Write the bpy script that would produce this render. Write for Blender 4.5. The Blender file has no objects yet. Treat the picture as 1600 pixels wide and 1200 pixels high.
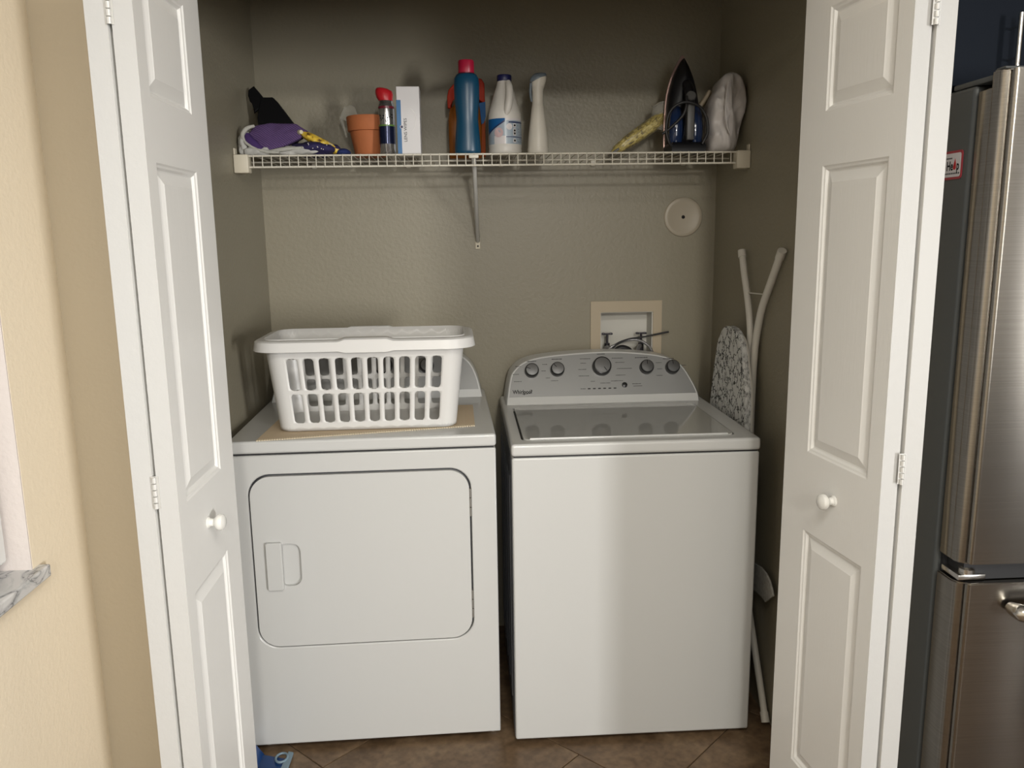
import bpy, bmesh, math, random
from mathutils import Vector, Matrix, noise
random.seed(7)
sc = bpy.context.scene
COL = sc.collection
PI = math.pi

# ------------------------------------------------------------------ camera
CAM = Vector((-0.1234, -2.169, 1.488))
FPX = 1273.22
yaw, pitch, roll = 0.0584, 0.1827, -0.0141
fw = Vector((math.sin(yaw)*math.cos(pitch), math.cos(yaw)*math.cos(pitch), -math.sin(pitch)))
rt0 = Vector((math.cos(yaw), -math.sin(yaw), 0))
up0 = rt0.cross(fw)
rt = math.cos(roll)*rt0 + math.sin(roll)*up0
up = -math.sin(roll)*rt0 + math.cos(roll)*up0
cd = bpy.data.cameras.new('camera')
cam = bpy.data.objects.new('camera', cd)
COL.objects.link(cam)
cam.matrix_world = Matrix(((rt.x, up.x, -fw.x, CAM.x), (rt.y, up.y, -fw.y, CAM.y), (rt.z, up.z, -fw.z, CAM.z), (0, 0, 0, 1)))
cd.sensor_width = 36.0
cd.lens = 36.0*FPX/1600.0
cd.clip_start = 0.05
sc.camera = cam

# ------------------------------------------------------------------ world, lights, exposure
w = bpy.data.worlds.new('world'); sc.world = w; w.use_nodes = True
bg = w.node_tree.nodes['Background']
bg.inputs['Color'].default_value = (0.80, 0.88, 1.0, 1)
bg.inputs['Strength'].default_value = 0.6

def area(name, loc, target, size, power, color=(1, 1, 1), shape='DISK', size_y=None, spread=180):
    l = bpy.data.lights.new(name, 'AREA'); l.shape = shape; l.size = size
    if size_y: l.size_y = size_y
    l.energy = power; l.color = color; l.spread = math.radians(spread)
    o = bpy.data.objects.new(name, l); COL.objects.link(o)
    o.location = loc
    o.rotation_euler = (Vector(target)-Vector(loc)).to_track_quat('-Z', 'Y').to_euler()
    return o
area('ceiling_spot', (0.25, -4.7, 2.40), (0.0, 0.0, 1.0), 0.26, 9.5, (1, 0.96, 0.87), 'DISK', None, 60)
area('overhead_fill', (0.2, -2.2, 2.42), (0.2, -2.2, 0), 1.2, 40, (1, 0.965, 0.89), 'RECTANGLE', 0.6)  # added soft fill from overhead, no such fixture known
area('second_overhead_fill', (0.9, -3.2, 2.42), (0.9, -3.2, 0), 1.2, 15, (1, 0.97, 0.90), 'RECTANGLE', 0.6)  # second fill lamp added under the ceiling, no fixture there
area('rear_window_daylight', (4.70, -7.15, 1.25), (-0.7, -0.5, 1.0), 0.7, 23, (1.0, 0.995, 0.985), 'RECTANGLE', 1.85, 40)
area('frontal_fill', (0.3, -7.15, 1.25), (0, -0.3, 1.0), 1.6, 44, (1.0, 0.98, 0.94), 'RECTANGLE', 1.6)  # added frontal fill for the closet, no real door behind it
area('side_window_daylight', (-1.25, -1.25, 1.45), (0.5, -1.25, 1.2), 1.1, 6, (0.98, 0.97, 1.0), 'RECTANGLE', 1.0)
sc.view_settings.view_transform = 'Standard'
sc.view_settings.look = 'None'
sc.view_settings.gamma = 1.0
sc.view_settings.use_curve_mapping = False
sc.view_settings.exposure = 0.0
try:
    sc.cycles.use_denoising = True
    sc.cycles.max_bounces = 8
    sc.cycles.sample_clamp_indirect = 6.0
except Exception:
    pass

# ------------------------------------------------------------------ materials
def mat(name, color, rough=0.5, metal=0.0, spec=0.5, bump=None, trans=0.0, coat=0.0, ior=1.45, alpha=1.0, var=None, emit=None, aniso=0.0):
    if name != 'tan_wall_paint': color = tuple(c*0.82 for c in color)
    m = bpy.data.materials.new(name); m.use_nodes = True
    nt = m.node_tree; b = nt.nodes['Principled BSDF']
    b.inputs['Base Color'].default_value = (*color, 1)
    b.inputs['Roughness'].default_value = rough
    b.inputs['Metallic'].default_value = metal
    b.inputs['Specular IOR Level'].default_value = spec
    b.inputs['Transmission Weight'].default_value = trans
    b.inputs['Coat Weight'].default_value = coat
    b.inputs['Coat Roughness'].default_value = 0.04
    b.inputs['IOR'].default_value = ior
    b.inputs['Alpha'].default_value = alpha
    b.inputs['Anisotropic'].default_value = aniso
    tc = nt.nodes.new('ShaderNodeTexCoord')
    if var:      # (scale, amount): subtle colour mottling
        n = nt.nodes.new('ShaderNodeTexNoise'); n.inputs['Scale'].default_value = var[0]; n.inputs['Detail'].default_value = 5
        nt.links.new(tc.outputs['Object'], n.inputs['Vector'])
        r = nt.nodes.new('ShaderNodeMix'); r.data_type = 'RGBA'
        a = var[1]
        r.inputs[6].default_value = (*[max(0, c*(1-a)) for c in color], 1)
        r.inputs[7].default_value = (*[min(1, c*(1+a)) for c in color], 1)
        nt.links.new(n.outputs['Fac'], r.inputs[0]); nt.links.new(r.outputs[2], b.inputs['Base Color'])
    if bump:     # (scale, strength, distance, stretch xyz)
        mp = nt.nodes.new('ShaderNodeMapping')
        if len(bump) > 3: mp.inputs['Scale'].default_value = bump[3]
        n = nt.nodes.new('ShaderNodeTexNoise'); n.inputs['Scale'].default_value = bump[0]; n.inputs['Detail'].default_value = 3
        bp = nt.nodes.new('ShaderNodeBump'); bp.inputs['Strength'].default_value = bump[1]; bp.inputs['Distance'].default_value = bump[2]
        nt.links.new(tc.outputs['Object'], mp.inputs['Vector']); nt.links.new(mp.outputs['Vector'], n.inputs['Vector'])
        nt.links.new(n.outputs['Fac'], bp.inputs['Height']); nt.links.new(bp.outputs['Normal'], b.inputs['Normal'])
    return m

M = {}
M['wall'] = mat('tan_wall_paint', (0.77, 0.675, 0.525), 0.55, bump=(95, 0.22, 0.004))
M['closet'] = mat('closet_wall_shaded', (0.295, 0.265, 0.194), 0.42, bump=(95, 0.25, 0.004))  # room paint darkened: the closet's dimness is put into the colour
M['wall_shaded'] = mat('tan_front_wall_shaded', (0.58, 0.495, 0.365), 0.55, bump=(95, 0.22, 0.004))  # room wall paint darkened to carry the door leaf's shade
M['ceil'] = mat('ceiling_paint', (0.80, 0.78, 0.74), 0.8, bump=(60, 0.3, 0.004))
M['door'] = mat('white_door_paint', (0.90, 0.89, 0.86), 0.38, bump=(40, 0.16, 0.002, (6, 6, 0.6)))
M['edge'] = mat('white_door_edge_dimmed', (0.60, 0.595, 0.58), 0.5, bump=(60, 0.35, 0.002))  # door paint darkened here to hold back the strong light on the edges
M['hinge'] = mat('painted_hinge_metal', (0.72, 0.71, 0.68), 0.35, 0.3)
M['knob'] = mat('white_knob_gloss', (0.84, 0.83, 0.79), 0.2)
M['reveal'] = mat('window_reveal_paint', (0.74, 0.67, 0.63), 0.6, bump=(90, 0.3, 0.004))
M['enamel'] = mat('white_appliance_enamel', (0.60, 0.60, 0.585), 0.28, coat=0.25, bump=(260, 0.03, 0.001))
M['enamel_shaded'] = mat('shaded_appliance_side', (0.17, 0.18, 0.20), 0.4)  # white enamel darkened, shade of the machine gap painted in
M['dark'] = mat('dark_gasket', (0.02, 0.02, 0.022), 0.6)
M['seam'] = mat('grey_gasket', (0.055, 0.057, 0.065), 0.6)
M['steelhinge'] = mat('grey_hinge_steel', (0.27, 0.26, 0.235), 0.4, 0.5)
M['wrap'] = mat('clear_film', (0.95, 0.94, 0.88), 0.15, trans=0.3, alpha=0.10)
M['lid'] = mat('glossy_lid_enamel', (0.50, 0.50, 0.475), 0.06, coat=0.6)
M['face'] = mat('silver_control_face', (0.30, 0.30, 0.295), 0.40, 0.45, bump=(300, 0.03, 0.001))
M['knob_dark'] = mat('dark_chrome_knob', (0.05, 0.05, 0.052), 0.25, 0.5)
M['knob_cap'] = mat('brushed_knob_cap', (0.26, 0.262, 0.265), 0.28, 0.9)
M['ink'] = mat('black_print', (0.010, 0.010, 0.011), 0.6, spec=0.2)
M['ink_soft'] = mat('grey_print', (0.035, 0.035, 0.037), 0.6, spec=0.2)
M['white_plastic'] = mat('white_basket_plastic', (0.70, 0.69, 0.67), 0.35, bump=(60, 0.03, 0.002))
M['wire'] = mat('ivory_vinyl_wire', (0.72, 0.68, 0.58), 0.4)
M['bracket'] = mat('ivory_bracket_plastic', (0.70, 0.64, 0.51), 0.45)
M['brace'] = mat('grey_brace_enamel', (0.55, 0.54, 0.51), 0.4)
M['outlet'] = mat('beige_outlet_plastic', (0.50, 0.415, 0.295), 0.4)
M['outlet_in'] = mat('outlet_box_inside', (0.70, 0.68, 0.62), 0.5)
M['plate'] = mat('wall_cover_plate', (0.44, 0.385, 0.30), 0.4)
M['valve'] = mat('dark_valve_metal', (0.06, 0.055, 0.065), 0.35, 0.6)
M['hose'] = mat('braided_steel_hose', (0.42, 0.41, 0.42), 0.3, 0.7, bump=(400, 0.5, 0.002))
M['rubber'] = mat('black_rubber', (0.018, 0.017, 0.018), 0.5)
M['steel'] = None
M['fridge_side'] = mat('grey_fridge_side', (0.085, 0.09, 0.088), 0.45, bump=(250, 0.12, 0.001))
M['navy'] = mat('navy_cabinet_paint', (0.012, 0.016, 0.024), 0.6, spec=0.08)
M['nickel'] = mat('brushed_nickel', (0.78, 0.76, 0.72), 0.25, 1.0)
M['tube'] = mat('ivory_leg_enamel', (0.72, 0.69, 0.62), 0.35)
M['terracotta'] = mat('terracotta', (0.46, 0.145, 0.05), 0.75, var=(22, 0.18), bump=(120, 0.2, 0.002))
M['red'] = mat('red_plastic', (0.50, 0.012, 0.02), 0.35)
M['crimson'] = mat('crimson_cap', (0.48, 0.012, 0.05), 0.35)
M['redor'] = mat('orange_red_trigger', (0.45, 0.035, 0.012), 0.55, spec=0.2)
M['can'] = mat('aerosol_can_metal', (0.55, 0.55, 0.56), 0.18, 0.95)
M['can_label'] = mat('dark_can_label', (0.012, 0.017, 0.05), 0.18, 0.5)
M['green'] = mat('green_band', (0.10, 0.20, 0.04), 0.3)
M['maroon'] = mat('maroon_band', (0.13, 0.008, 0.02), 0.3)
M['card'] = mat('white_carton', (0.72, 0.70, 0.70), 0.35)
M['cardblue'] = mat('blue_carton_print', (0.02, 0.15, 0.36), 0.4)
M['bluebottle'] = mat('blue_bottle_plastic', (0.006, 0.065, 0.13), 0.32, trans=0.1)
M['amber'] = mat('amber_cleaner', (0.34, 0.11, 0.015), 0.25, trans=0.25)
M['orange_label'] = mat('orange_bottle_side', (0.30, 0.06, 0.012), 0.6, spec=0.15)
M['bleach'] = mat('bleach_bottle_plastic', (0.70, 0.67, 0.62), 0.4)
M['navycap'] = mat('navy_cap', (0.010, 0.012, 0.08), 0.4)
M['lab_blue'] = mat('label_blue', (0.010, 0.10, 0.29), 0.5, spec=0.2)
M['lab_pale'] = mat('label_pale', (0.36, 0.43, 0.50), 0.3)
M['lab_white'] = mat('label_white', (0.70, 0.66, 0.66), 0.3)
M['lab_pink'] = mat('label_pink', (0.62, 0.45, 0.46), 0.4)
M['lab_navy'] = mat('label_navy', (0.015, 0.025, 0.10), 0.3)
M['spray'] = mat('spray_bottle_white', (0.74, 0.70, 0.62), 0.4)
M['greycap'] = mat('grey_blue_trigger', (0.17, 0.21, 0.25), 0.4)
M['iron_dark'] = mat('iron_black_plastic', (0.008, 0.008, 0.010), 0.35)
M['iron_blue'] = mat('iron_blue_tank', (0.012, 0.028, 0.085), 0.12, coat=0.6)
M['iron_grey'] = mat('iron_grey_grip', (0.10, 0.098, 0.095), 0.45)
M['sole'] = mat('rose_soleplate', (0.45, 0.30, 0.26), 0.3, 0.9)
M['bag'] = mat('white_bag_plastic', (0.62, 0.58, 0.56), 0.45, bump=(30, 0.25, 0.006))
M['clear'] = mat('cloudy_clear_plastic', (0.95, 0.93, 0.84), 0.22, trans=0.35, alpha=0.34)
M['black'] = mat('black_plastic', (0.004, 0.004, 0.0045), 0.6, spec=0.15)
M['cloth_white'] = mat('grey_white_cloth', (0.50, 0.49, 0.46), 0.85, var=(40, 0.35), bump=(80, 0.6, 0.004))
M['cloth_navy'] = mat('navy_cloth', (0.025, 0.018, 0.085), 0.8, bump=(60, 0.5, 0.004))
M['blue_plastic'] = mat('blue_dustpan_plastic', (0.008, 0.055, 0.21), 0.3)
M['blue_trim'] = mat('pale_blue_trim', (0.22, 0.31, 0.38), 0.45)
M['mat'] = None
M['glass'] = mat('window_glass', (0.9, 0.95, 0.95), 0.02, trans=1.0)
M['winframe'] = mat('white_window_frame', (0.80, 0.80, 0.79), 0.4)

def nodes_mat(name, build, rough=0.5, **kw):
    m = mat(name, (0.5, 0.5, 0.5), rough, **kw)
    nt = m.node_tree; b = nt.nodes['Principled BSDF']
    tc = [n for n in nt.nodes if n.type == 'TEX_COORD'][0]
    build(nt, b, tc)
    return m
def ramp(nt, stops, interp='LINEAR'):
    r = nt.nodes.new('ShaderNodeValToRGB'); r.color_ramp.interpolation = interp
    els = r.color_ramp.elements
    while len(els) < len(stops): els.new(0.5)
    for e, (p, c) in zip(els, stops): e.position = p; e.color = (*c, 1)
    return r
def b_steel(nt, b, tc):
    mp = nt.nodes.new('ShaderNodeMapping'); mp.inputs['Scale'].default_value = (1.0, 1.0, 260)
    n = nt.nodes.new('ShaderNodeTexNoise'); n.inputs['Scale'].default_value = 3.0; n.inputs['Detail'].default_value = 6
    nt.links.new(tc.outputs['Object'], mp.inputs['Vector']); nt.links.new(mp.outputs['Vector'], n.inputs['Vector'])
    r = ramp(nt, [(0.3, (0.27, 0.25, 0.22)), (0.7, (0.33, 0.31, 0.28))])
    nt.links.new(n.outputs['Fac'], r.inputs['Fac']); nt.links.new(r.outputs['Color'], b.inputs['Base Color'])
    bp = nt.nodes.new('ShaderNodeBump'); bp.inputs['Strength'].default_value = 0.025; bp.inputs['Distance'].default_value = 0.001
    nt.links.new(n.outputs['Fac'], bp.inputs['Height']); nt.links.new(bp.outputs['Normal'], b.inputs['Normal'])
M['steel'] = nodes_mat('brushed_stainless_steel', b_steel, 0.23, metal=1.0)
def b_tile(nt, b, tc):
    n = nt.nodes.new('ShaderNodeTexNoise'); n.inputs['Scale'].default_value = 5.5; n.inputs['Detail'].default_value = 8; n.inputs['Distortion'].default_value = 1.2
    n2 = nt.nodes.new('ShaderNodeTexNoise'); n2.inputs['Scale'].default_value = 45; n2.inputs['Detail'].default_value = 6
    oi = nt.nodes.new('ShaderNodeObjectInfo')
    vm = nt.nodes.new('ShaderNodeVectorMath'); vm.operation = 'ADD'
    sc_ = nt.nodes.new('ShaderNodeMath'); sc_.operation = 'MULTIPLY'; sc_.inputs[1].default_value = 37.0
    nt.links.new(oi.outputs['Random'], sc_.inputs[0])
    nt.links.new(tc.outputs['Object'], vm.inputs[0]); nt.links.new(sc_.outputs[0], vm.inputs[1])
    nt.links.new(vm.outputs[0], n.inputs['Vector']); nt.links.new(vm.outputs[0], n2.inputs['Vector'])
    r = ramp(nt, [(0.25, (0.085, 0.051, 0.027)), (0.5, (0.145, 0.092, 0.052)), (0.75, (0.22, 0.15, 0.09))])
    r2 = ramp(nt, [(0.35, (0.72, 0.72, 0.72)), (0.65, (1.1, 1.1, 1.1))])
    mx = nt.nodes.new('ShaderNodeMix'); mx.data_type = 'RGBA'; mx.blend_type = 'MULTIPLY'; mx.inputs[0].default_value = 1
    nt.links.new(n.outputs['Fac'], r.inputs['Fac']); nt.links.new(n2.outputs['Fac'], r2.inputs['Fac'])
    nt.links.new(r.outputs['Color'], mx.inputs[6]); nt.links.new(r2.outputs['Color'], mx.inputs[7])
    nt.links.new(mx.outputs[2], b.inputs['Base Color'])
M['tile'] = nodes_mat('brown_travertine_tile', b_tile, 0.42)
M['grout'] = mat('brown_grout', (0.075, 0.048, 0.028), 0.85)
def b_marble(nt, b, tc):
    n = nt.nodes.new('ShaderNodeTexNoise'); n.inputs['Scale'].default_value = 9; n.inputs['Detail'].default_value = 8; n.inputs['Distortion'].default_value = 2.2
    nt.links.new(tc.outputs['Object'], n.inputs['Vector'])
    r = ramp(nt, [(0.40, (0.56, 0.56, 0.56)), (0.485, (0.40, 0.41, 0.42)), (0.50, (0.16, 0.165, 0.17)), (0.515, (0.42, 0.42, 0.43)), (0.62, (0.60, 0.60, 0.60))])
    nt.links.new(n.outputs['Fac'], r.inputs['Fac']); nt.links.new(r.outputs['Color'], b.inputs['Base Color'])
M['marble'] = nodes_mat('grey_veined_marble', b_marble, 0.2)
def b_crackle(nt, b, tc):
    v = nt.nodes.new('ShaderNodeTexVoronoi'); v.feature = 'DISTANCE_TO_EDGE'; v.inputs['Scale'].default_value = 30
    n = nt.nodes.new('ShaderNodeTexNoise'); n.inputs['Scale'].default_value = 28
    mx = nt.nodes.new('ShaderNodeMix'); mx.data_type = 'VECTOR'; mx.inputs[0].default_value = 0.04
    nt.links.new(tc.outputs['Object'], mx.inputs[4]); nt.links.new(n.outputs['Color'], mx.inputs[5])
    nt.links.new(mx.outputs[1], v.inputs['Vector'])
    r = ramp(nt, [(0.0, (0.012, 0.012, 0.013)), (0.035, (0.015, 0.015, 0.015)), (0.065, (0.60, 0.60, 0.58))])
    nt.links.new(v.outputs['Distance'], r.inputs['Fac']); nt.links.new(r.outputs['Color'], b.inputs['Base Color'])
M['crackle'] = nodes_mat('black_crackle_print_cloth', b_crackle, 0.75)
def b_purple(nt, b, tc):
    wv = nt.nodes.new('ShaderNodeTexWave'); wv.bands_direction = 'DIAGONAL'; wv.inputs['Scale'].default_value = 62; wv.inputs['Distortion'].default_value = 1.5; wv.inputs['Detail'].default_value = 1
    nt.links.new(tc.outputs['Object'], wv.inputs['Vector'])
    r = ramp(nt, [(0.2, (0.055, 0.026, 0.10)), (0.8, (0.115, 0.066, 0.17))])
    nt.links.new(wv.outputs['Fac'], r.inputs['Fac']); nt.links.new(r.outputs['Color'], b.inputs['Base Color'])
    bp = nt.nodes.new('ShaderNodeBump'); bp.inputs['Strength'].default_value = 0.5; bp.inputs['Distance'].default_value = 0.003
    nt.links.new(wv.outputs['Fac'], bp.inputs['Height']); nt.links.new(bp.outputs['Normal'], b.inputs['Normal'])
M['purple'] = nodes_mat('ribbed_purple_cloth', b_purple, 0.85)
def b_yellow(nt, b, tc):
    n = nt.nodes.new('ShaderNodeTexNoise'); n.inputs['Scale'].default_value = 55; n.inputs['Detail'].default_value = 2
    nt.links.new(tc.outputs['Object'], n.inputs['Vector'])
    r = ramp(nt, [(0.36, (0.10, 0.05, 0.012)), (0.44, (0.62, 0.40, 0.03)), (0.60, (0.70, 0.50, 0.06)), (0.68, (0.70, 0.62, 0.46))])
    nt.links.new(n.outputs['Fac'], r.inputs['Fac']); nt.links.new(r.outputs['Color'], b.inputs['Base Color'])
M['yellow'] = nodes_mat('yellow_printed_cloth', b_yellow, 0.7)
def b_olive(nt, b, tc):
    mp = nt.nodes.new('ShaderNodeMapping'); mp.inputs['Scale'].default_value = (1, 1, 2.2)
    n = nt.nodes.new('ShaderNodeTexNoise'); n.inputs['Scale'].default_value = 60; n.inputs['Detail'].default_value = 3; n.inputs['Distortion'].default_value = 1
    nt.links.new(tc.outputs['Object'], mp.inputs['Vector']); nt.links.new(mp.outputs['Vector'], n.inputs['Vector'])
    r = ramp(nt, [(0.35, (0.10, 0.07, 0.012)), (0.5, (0.42, 0.32, 0.05)), (0.62, (0.60, 0.50, 0.18))])
    nt.links.new(n.outputs['Fac'], r.inputs['Fac']); nt.links.new(r.outputs['Color'], b.inputs['Base Color'])
M['olive'] = nodes_mat('yellow_sponge_strands', b_olive, 0.4)
def b_mat(nt, b, tc):
    wv = nt.nodes.new('ShaderNodeTexWave'); wv.bands_direction = 'X'; wv.inputs['Scale'].default_value = 70
    nt.links.new(tc.outputs['Object'], wv.inputs['Vector'])
    r = ramp(nt, [(0.0, (0.50, 0.39, 0.26)), (1.0, (0.60, 0.48, 0.34))])
    nt.links.new(wv.outputs['Fac'], r.inputs['Fac']); nt.links.new(r.outputs['Color'], b.inputs['Base Color'])
M['mat'] = nodes_mat('woven_tan_mat', b_mat, 0.85)
def b_matedge(nt, b, tc):
    wv = nt.nodes.new('ShaderNodeTexWave'); wv.bands_direction = 'X'; wv.inputs['Scale'].default_value = 38
    nt.links.new(tc.outputs['Object'], wv.inputs['Vector'])
    r = ramp(nt, [(0.45, (0.16, 0.11, 0.06)), (0.55, (0.66, 0.56, 0.38))])
    nt.links.new(wv.outputs['Fac'], r.inputs['Fac']); nt.links.new(r.outputs['Color'], b.inputs['Base Color'])
M['matedge'] = nodes_mat('ribbed_mat_border', b_matedge, 0.85)

# ------------------------------------------------------------------ helpers
def link(name, me, m, parent=None, smooth=False):
    if m is not None: me.materials.append(m)
    o = bpy.data.objects.new(name, me); COL.objects.link(o)
    if parent is not None: o.parent = parent
    if smooth:
        for p in me.polygons: p.use_smooth = True
        if smooth is not True:
            try: me.set_sharp_from_angle(angle=math.radians(smooth))
            except Exception: pass
    return o
def fin(name, bm, m, parent=None, smooth=35, recalc=True):
    if recalc: bmesh.ops.recalc_face_normals(bm, faces=bm.faces)
    me = bpy.data.meshes.new(name); bm.to_mesh(me); bm.free()
    return link(name, me, m, parent, smooth)
def empty(name, loc=(0, 0, 0), rz=0.0, rot=None):
    o = bpy.data.objects.new(name, None); COL.objects.link(o)
    o.empty_display_size = 0.05
    o.location = loc; o.rotation_euler = rot if rot else (0, 0, rz)
    return o
def tag(o, label, cat=None, group=None, kind=None):
    o['label'] = label
    if cat: o['category'] = cat
    if group: o['group'] = group
    if kind: o['kind'] = kind
    return o
def wn(o):
    m = o.modifiers.new('weighted', 'WEIGHTED_NORMAL'); m.keep_sharp = True; m.weight = 100
    return o
def struct(o, label=None):
    o['kind'] = 'structure'
    if label: o['label'] = label
    return o
def abox(bm, x0, x1, y0, y1, z0, z1, bev=0.0, seg=2):
    r = bmesh.ops.create_cube(bm, size=1.0)
    vs = r['verts']
    for v in vs:
        v.co = Vector(((x0+x1)/2+v.co.x*(x1-x0), (y0+y1)/2+v.co.y*(y1-y0), (z0+z1)/2+v.co.z*(z1-z0)))
    if bev > 0:
        es = set(e for v in vs for e in v.link_edges)
        bmesh.ops.bevel(bm, geom=list(es), offset=bev, segments=seg, affect='EDGES', profile=0.5)
def box(name, b, m, parent=None, bev=0.0, seg=2):
    bm = bmesh.new(); abox(bm, *b, bev, seg)
    o = fin(name, bm, m, parent, 60)
    return wn(o) if bev else o
def atube(bm, pts, r, n=10, caps=True, smoothpath=0):
    pts = [Vector(p) for p in pts]
    if smoothpath: pts = catmull(pts, smoothpath)
    rs = r if isinstance(r, (list, tuple)) else [r]*len(pts)
    if len(rs) != len(pts):
        k = len(rs)-1
        rs = [rs[min(k, int(i/(len(pts)-1)*k))]*(1-(i/(len(pts)-1)*k) % 1)+rs[min(k, int(i/(len(pts)-1)*k)+1)]*((i/(len(pts)-1)*k) % 1) for i in range(len(pts))]
    rings = []; nrm = None
    for i, p in enumerate(pts):
        t = (pts[min(i+1, len(pts)-1)]-pts[max(i-1, 0)]).normalized()
        if nrm is None:
            a = Vector((0, 0, 1)) if abs(t.z) < 0.9 else Vector((1, 0, 0))
            nrm = (a-t*a.dot(t)).normalized()
        else:
            nrm = (nrm-t*nrm.dot(t)).normalized()
        bn = t.cross(nrm)
        rings.append([bm.verts.new(p+rs[i]*(math.cos(2*PI*k/n)*nrm+math.sin(2*PI*k/n)*bn)) for k in range(n)])
    for a, b in zip(rings, rings[1:]):
        for k in range(n):
            bm.faces.new((a[k], a[(k+1) % n], b[(k+1) % n], b[k]))
    if caps:
        bm.faces.new(rings[0][::-1]); bm.faces.new(rings[-1])
def catmull(pts, k):
    out = []
    P = [pts[0]*2-pts[1]]+list(pts)+[pts[-1]*2-pts[-2]]
    for i in range(1, len(P)-2):
        for j in range(k):
            t = j/k
            a, b, c, d = P[i-1], P[i], P[i+1], P[i+2]
            out.append(0.5*((2*b)+(c-a)*t+(2*a-5*b+4*c-d)*t*t+(3*b-a-3*c+d)*t**3))
    out.append(pts[-1]); return out
def tube(name, pts, r, m, parent=None, n=10, smoothpath=0):
    bm = bmesh.new(); atube(bm, pts, r, n, True, smoothpath); return fin(name, bm, m, parent, 60)
def alathe(bm, prof, c=(0, 0, 0), n=32, sx=1.0, sy=1.0, M4=None):
    rings = []
    for r, z in prof:
        if r < 1e-6:
            rings.append([bm.verts.new((0, 0, z))])
        else:
            rings.append([bm.verts.new((r*sx*math.cos(2*PI*k/n), r*sy*math.sin(2*PI*k/n), z)) for k in range(n)])
    new = [v for rg in rings for v in rg]
    for a, b in zip(rings, rings[1:]):
        if len(a) == 1 and len(b) == 1: continue
        for k in range(n):
            if len(a) == 1: bm.faces.new((a[0], b[(k+1) % n], b[k]))
            elif len(b) == 1: bm.faces.new((a[k], a[(k+1) % n], b[0]))
            else: bm.faces.new((a[k], a[(k+1) % n], b[(k+1) % n], b[k]))
    if len(rings[0]) > 1: bm.faces.new(rings[0][::-1])
    if len(rings[-1]) > 1: bm.faces.new(rings[-1])
    T = Matrix.Translation(c)
    if M4 is not None: T = T @ M4
    for v in new: v.co = T @ v.co
def lathe(name, prof, m, c=(0, 0, 0), parent=None, n=32, sx=1.0, sy=1.0, M4=None, smooth=40):
    bm = bmesh.new(); alathe(bm, prof, c, n, sx, sy, M4); return fin(name, bm, m, parent, smooth)
def aprism(bm, poly, y0, y1, bev=0.0, f=None):
    """poly in (x, z), extruded along y"""
    f = f or (lambda x, y, z: (x, y, z))
    a = [bm.verts.new(f(x, y0, z)) for x, z in poly]; b = [bm.verts.new(f(x, y1, z)) for x, z in poly]
    fs = [bm.faces.new(a[::-1]), bm.faces.new(b)]
    n = len(poly)
    for i in range(n): fs.append(bm.faces.new((a[i], a[(i+1) % n], b[(i+1) % n], b[i])))
    if bev > 0:
        es = [e for e in fs[0].edges]+[e for e in fs[1].edges]
        bmesh.ops.bevel(bm, geom=es, offset=bev, segments=2, affect='EDGES', profile=0.5)
def prism(name, poly, y0, y1, m, parent=None, bev=0.0, f=None):
    bm = bmesh.new(); aprism(bm, poly, y0, y1, bev, f)
    o = fin(name, bm, m, parent, 60 if bev else 35)
    return wn(o) if bev else o
def rrect(x0, x1, z0, z1, r, k=8):
    pts = []
    for cx, cz, a0 in ((x1-r, z1-r, 0), (x0+r, z1-r, 90), (x0+r, z0+r, 180), (x1-r, z0+r, 270)):
        for j in range(k+1):
            a = math.radians(a0+90*j/k); pts.append((cx+r*math.cos(a), cz+r*math.sin(a)))
    return pts
def loft(name, rings, m, parent=None, caps=True, smooth=50):
    bm = bmesh.new()
    R = [[bm.verts.new(p) for p in rg] for rg in rings]
    n = len(R[0])
    for a, b in zip(R, R[1:]):
        for k in range(n): bm.faces.new((a[k], a[(k+1) % n], b[(k+1) % n], b[k]))
    if caps: bm.faces.new(R[0][::-1]); bm.faces.new(R[-1])
    return fin(name, bm, m, parent, smooth)
def text_mesh(name, s, size, m, mw, parent=None, depth=0.0004, align='LEFT', xs=1.0, bold=0.0):
    cu = bpy.data.curves.new(name, 'FONT'); cu.body = s; cu.size = size; cu.extrude = depth; cu.align_x = align; cu.resolution_u = 3; cu.offset = bold
    t = bpy.data.objects.new(name, cu); COL.objects.link(t)
    bpy.context.view_layer.update()
    me = bpy.data.meshes.new_from_object(t.evaluated_get(bpy.context.evaluated_depsgraph_get()))
    bpy.data.objects.remove(t)
    me.transform(mw @ Matrix.Diagonal((xs, 1, 1, 1)))
    return link(name, me, m, parent)
def boolean(o, cutter_bm, material=None):
    me = bpy.data.meshes.new('cutter'); bmesh.ops.recalc_face_normals(cutter_bm, faces=cutter_bm.faces); cutter_bm.to_mesh(me); cutter_bm.free()
    c = bpy.data.objects.new('cutter', me); COL.objects.link(c)
    c.parent = o.parent
    md = o.modifiers.new('cut', 'BOOLEAN'); md.operation = 'DIFFERENCE'; md.object = c; md.solver = 'EXACT'
    bpy.context.view_layer.update()
    nm = bpy.data.meshes.new_from_object(o.evaluated_get(bpy.context.evaluated_depsgraph_get()))
    o.modifiers.clear(); o.data = nm
    bpy.data.objects.remove(c)
    for p in nm.polygons: p.use_smooth = True
    try: nm.set_sharp_from_angle(angle=math.radians(60))
    except Exception: pass
    return o
def fbm(p, s=1.0, seed=0.0):
    q = Vector(p)*s+Vector((seed, seed*1.7, seed*0.3))
    return noise.noise(q)+0.5*noise.noise(q*2.1)+0.25*noise.noise(q*4.3)

# ------------------------------------------------------------------ the setting
YF0, YF1 = -0.345, -0.235           # closet front wall (room side, closet side)
XL, XCL, XCR, YB = -0.995, -0.803, 0.783, 0.752
CEIL = 2.44
floor = struct(box('floor', (-1.25, 5.95, -7.35, 1.0, -0.08, -0.003), M['grout']), 'brown diagonal tile floor')
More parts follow.
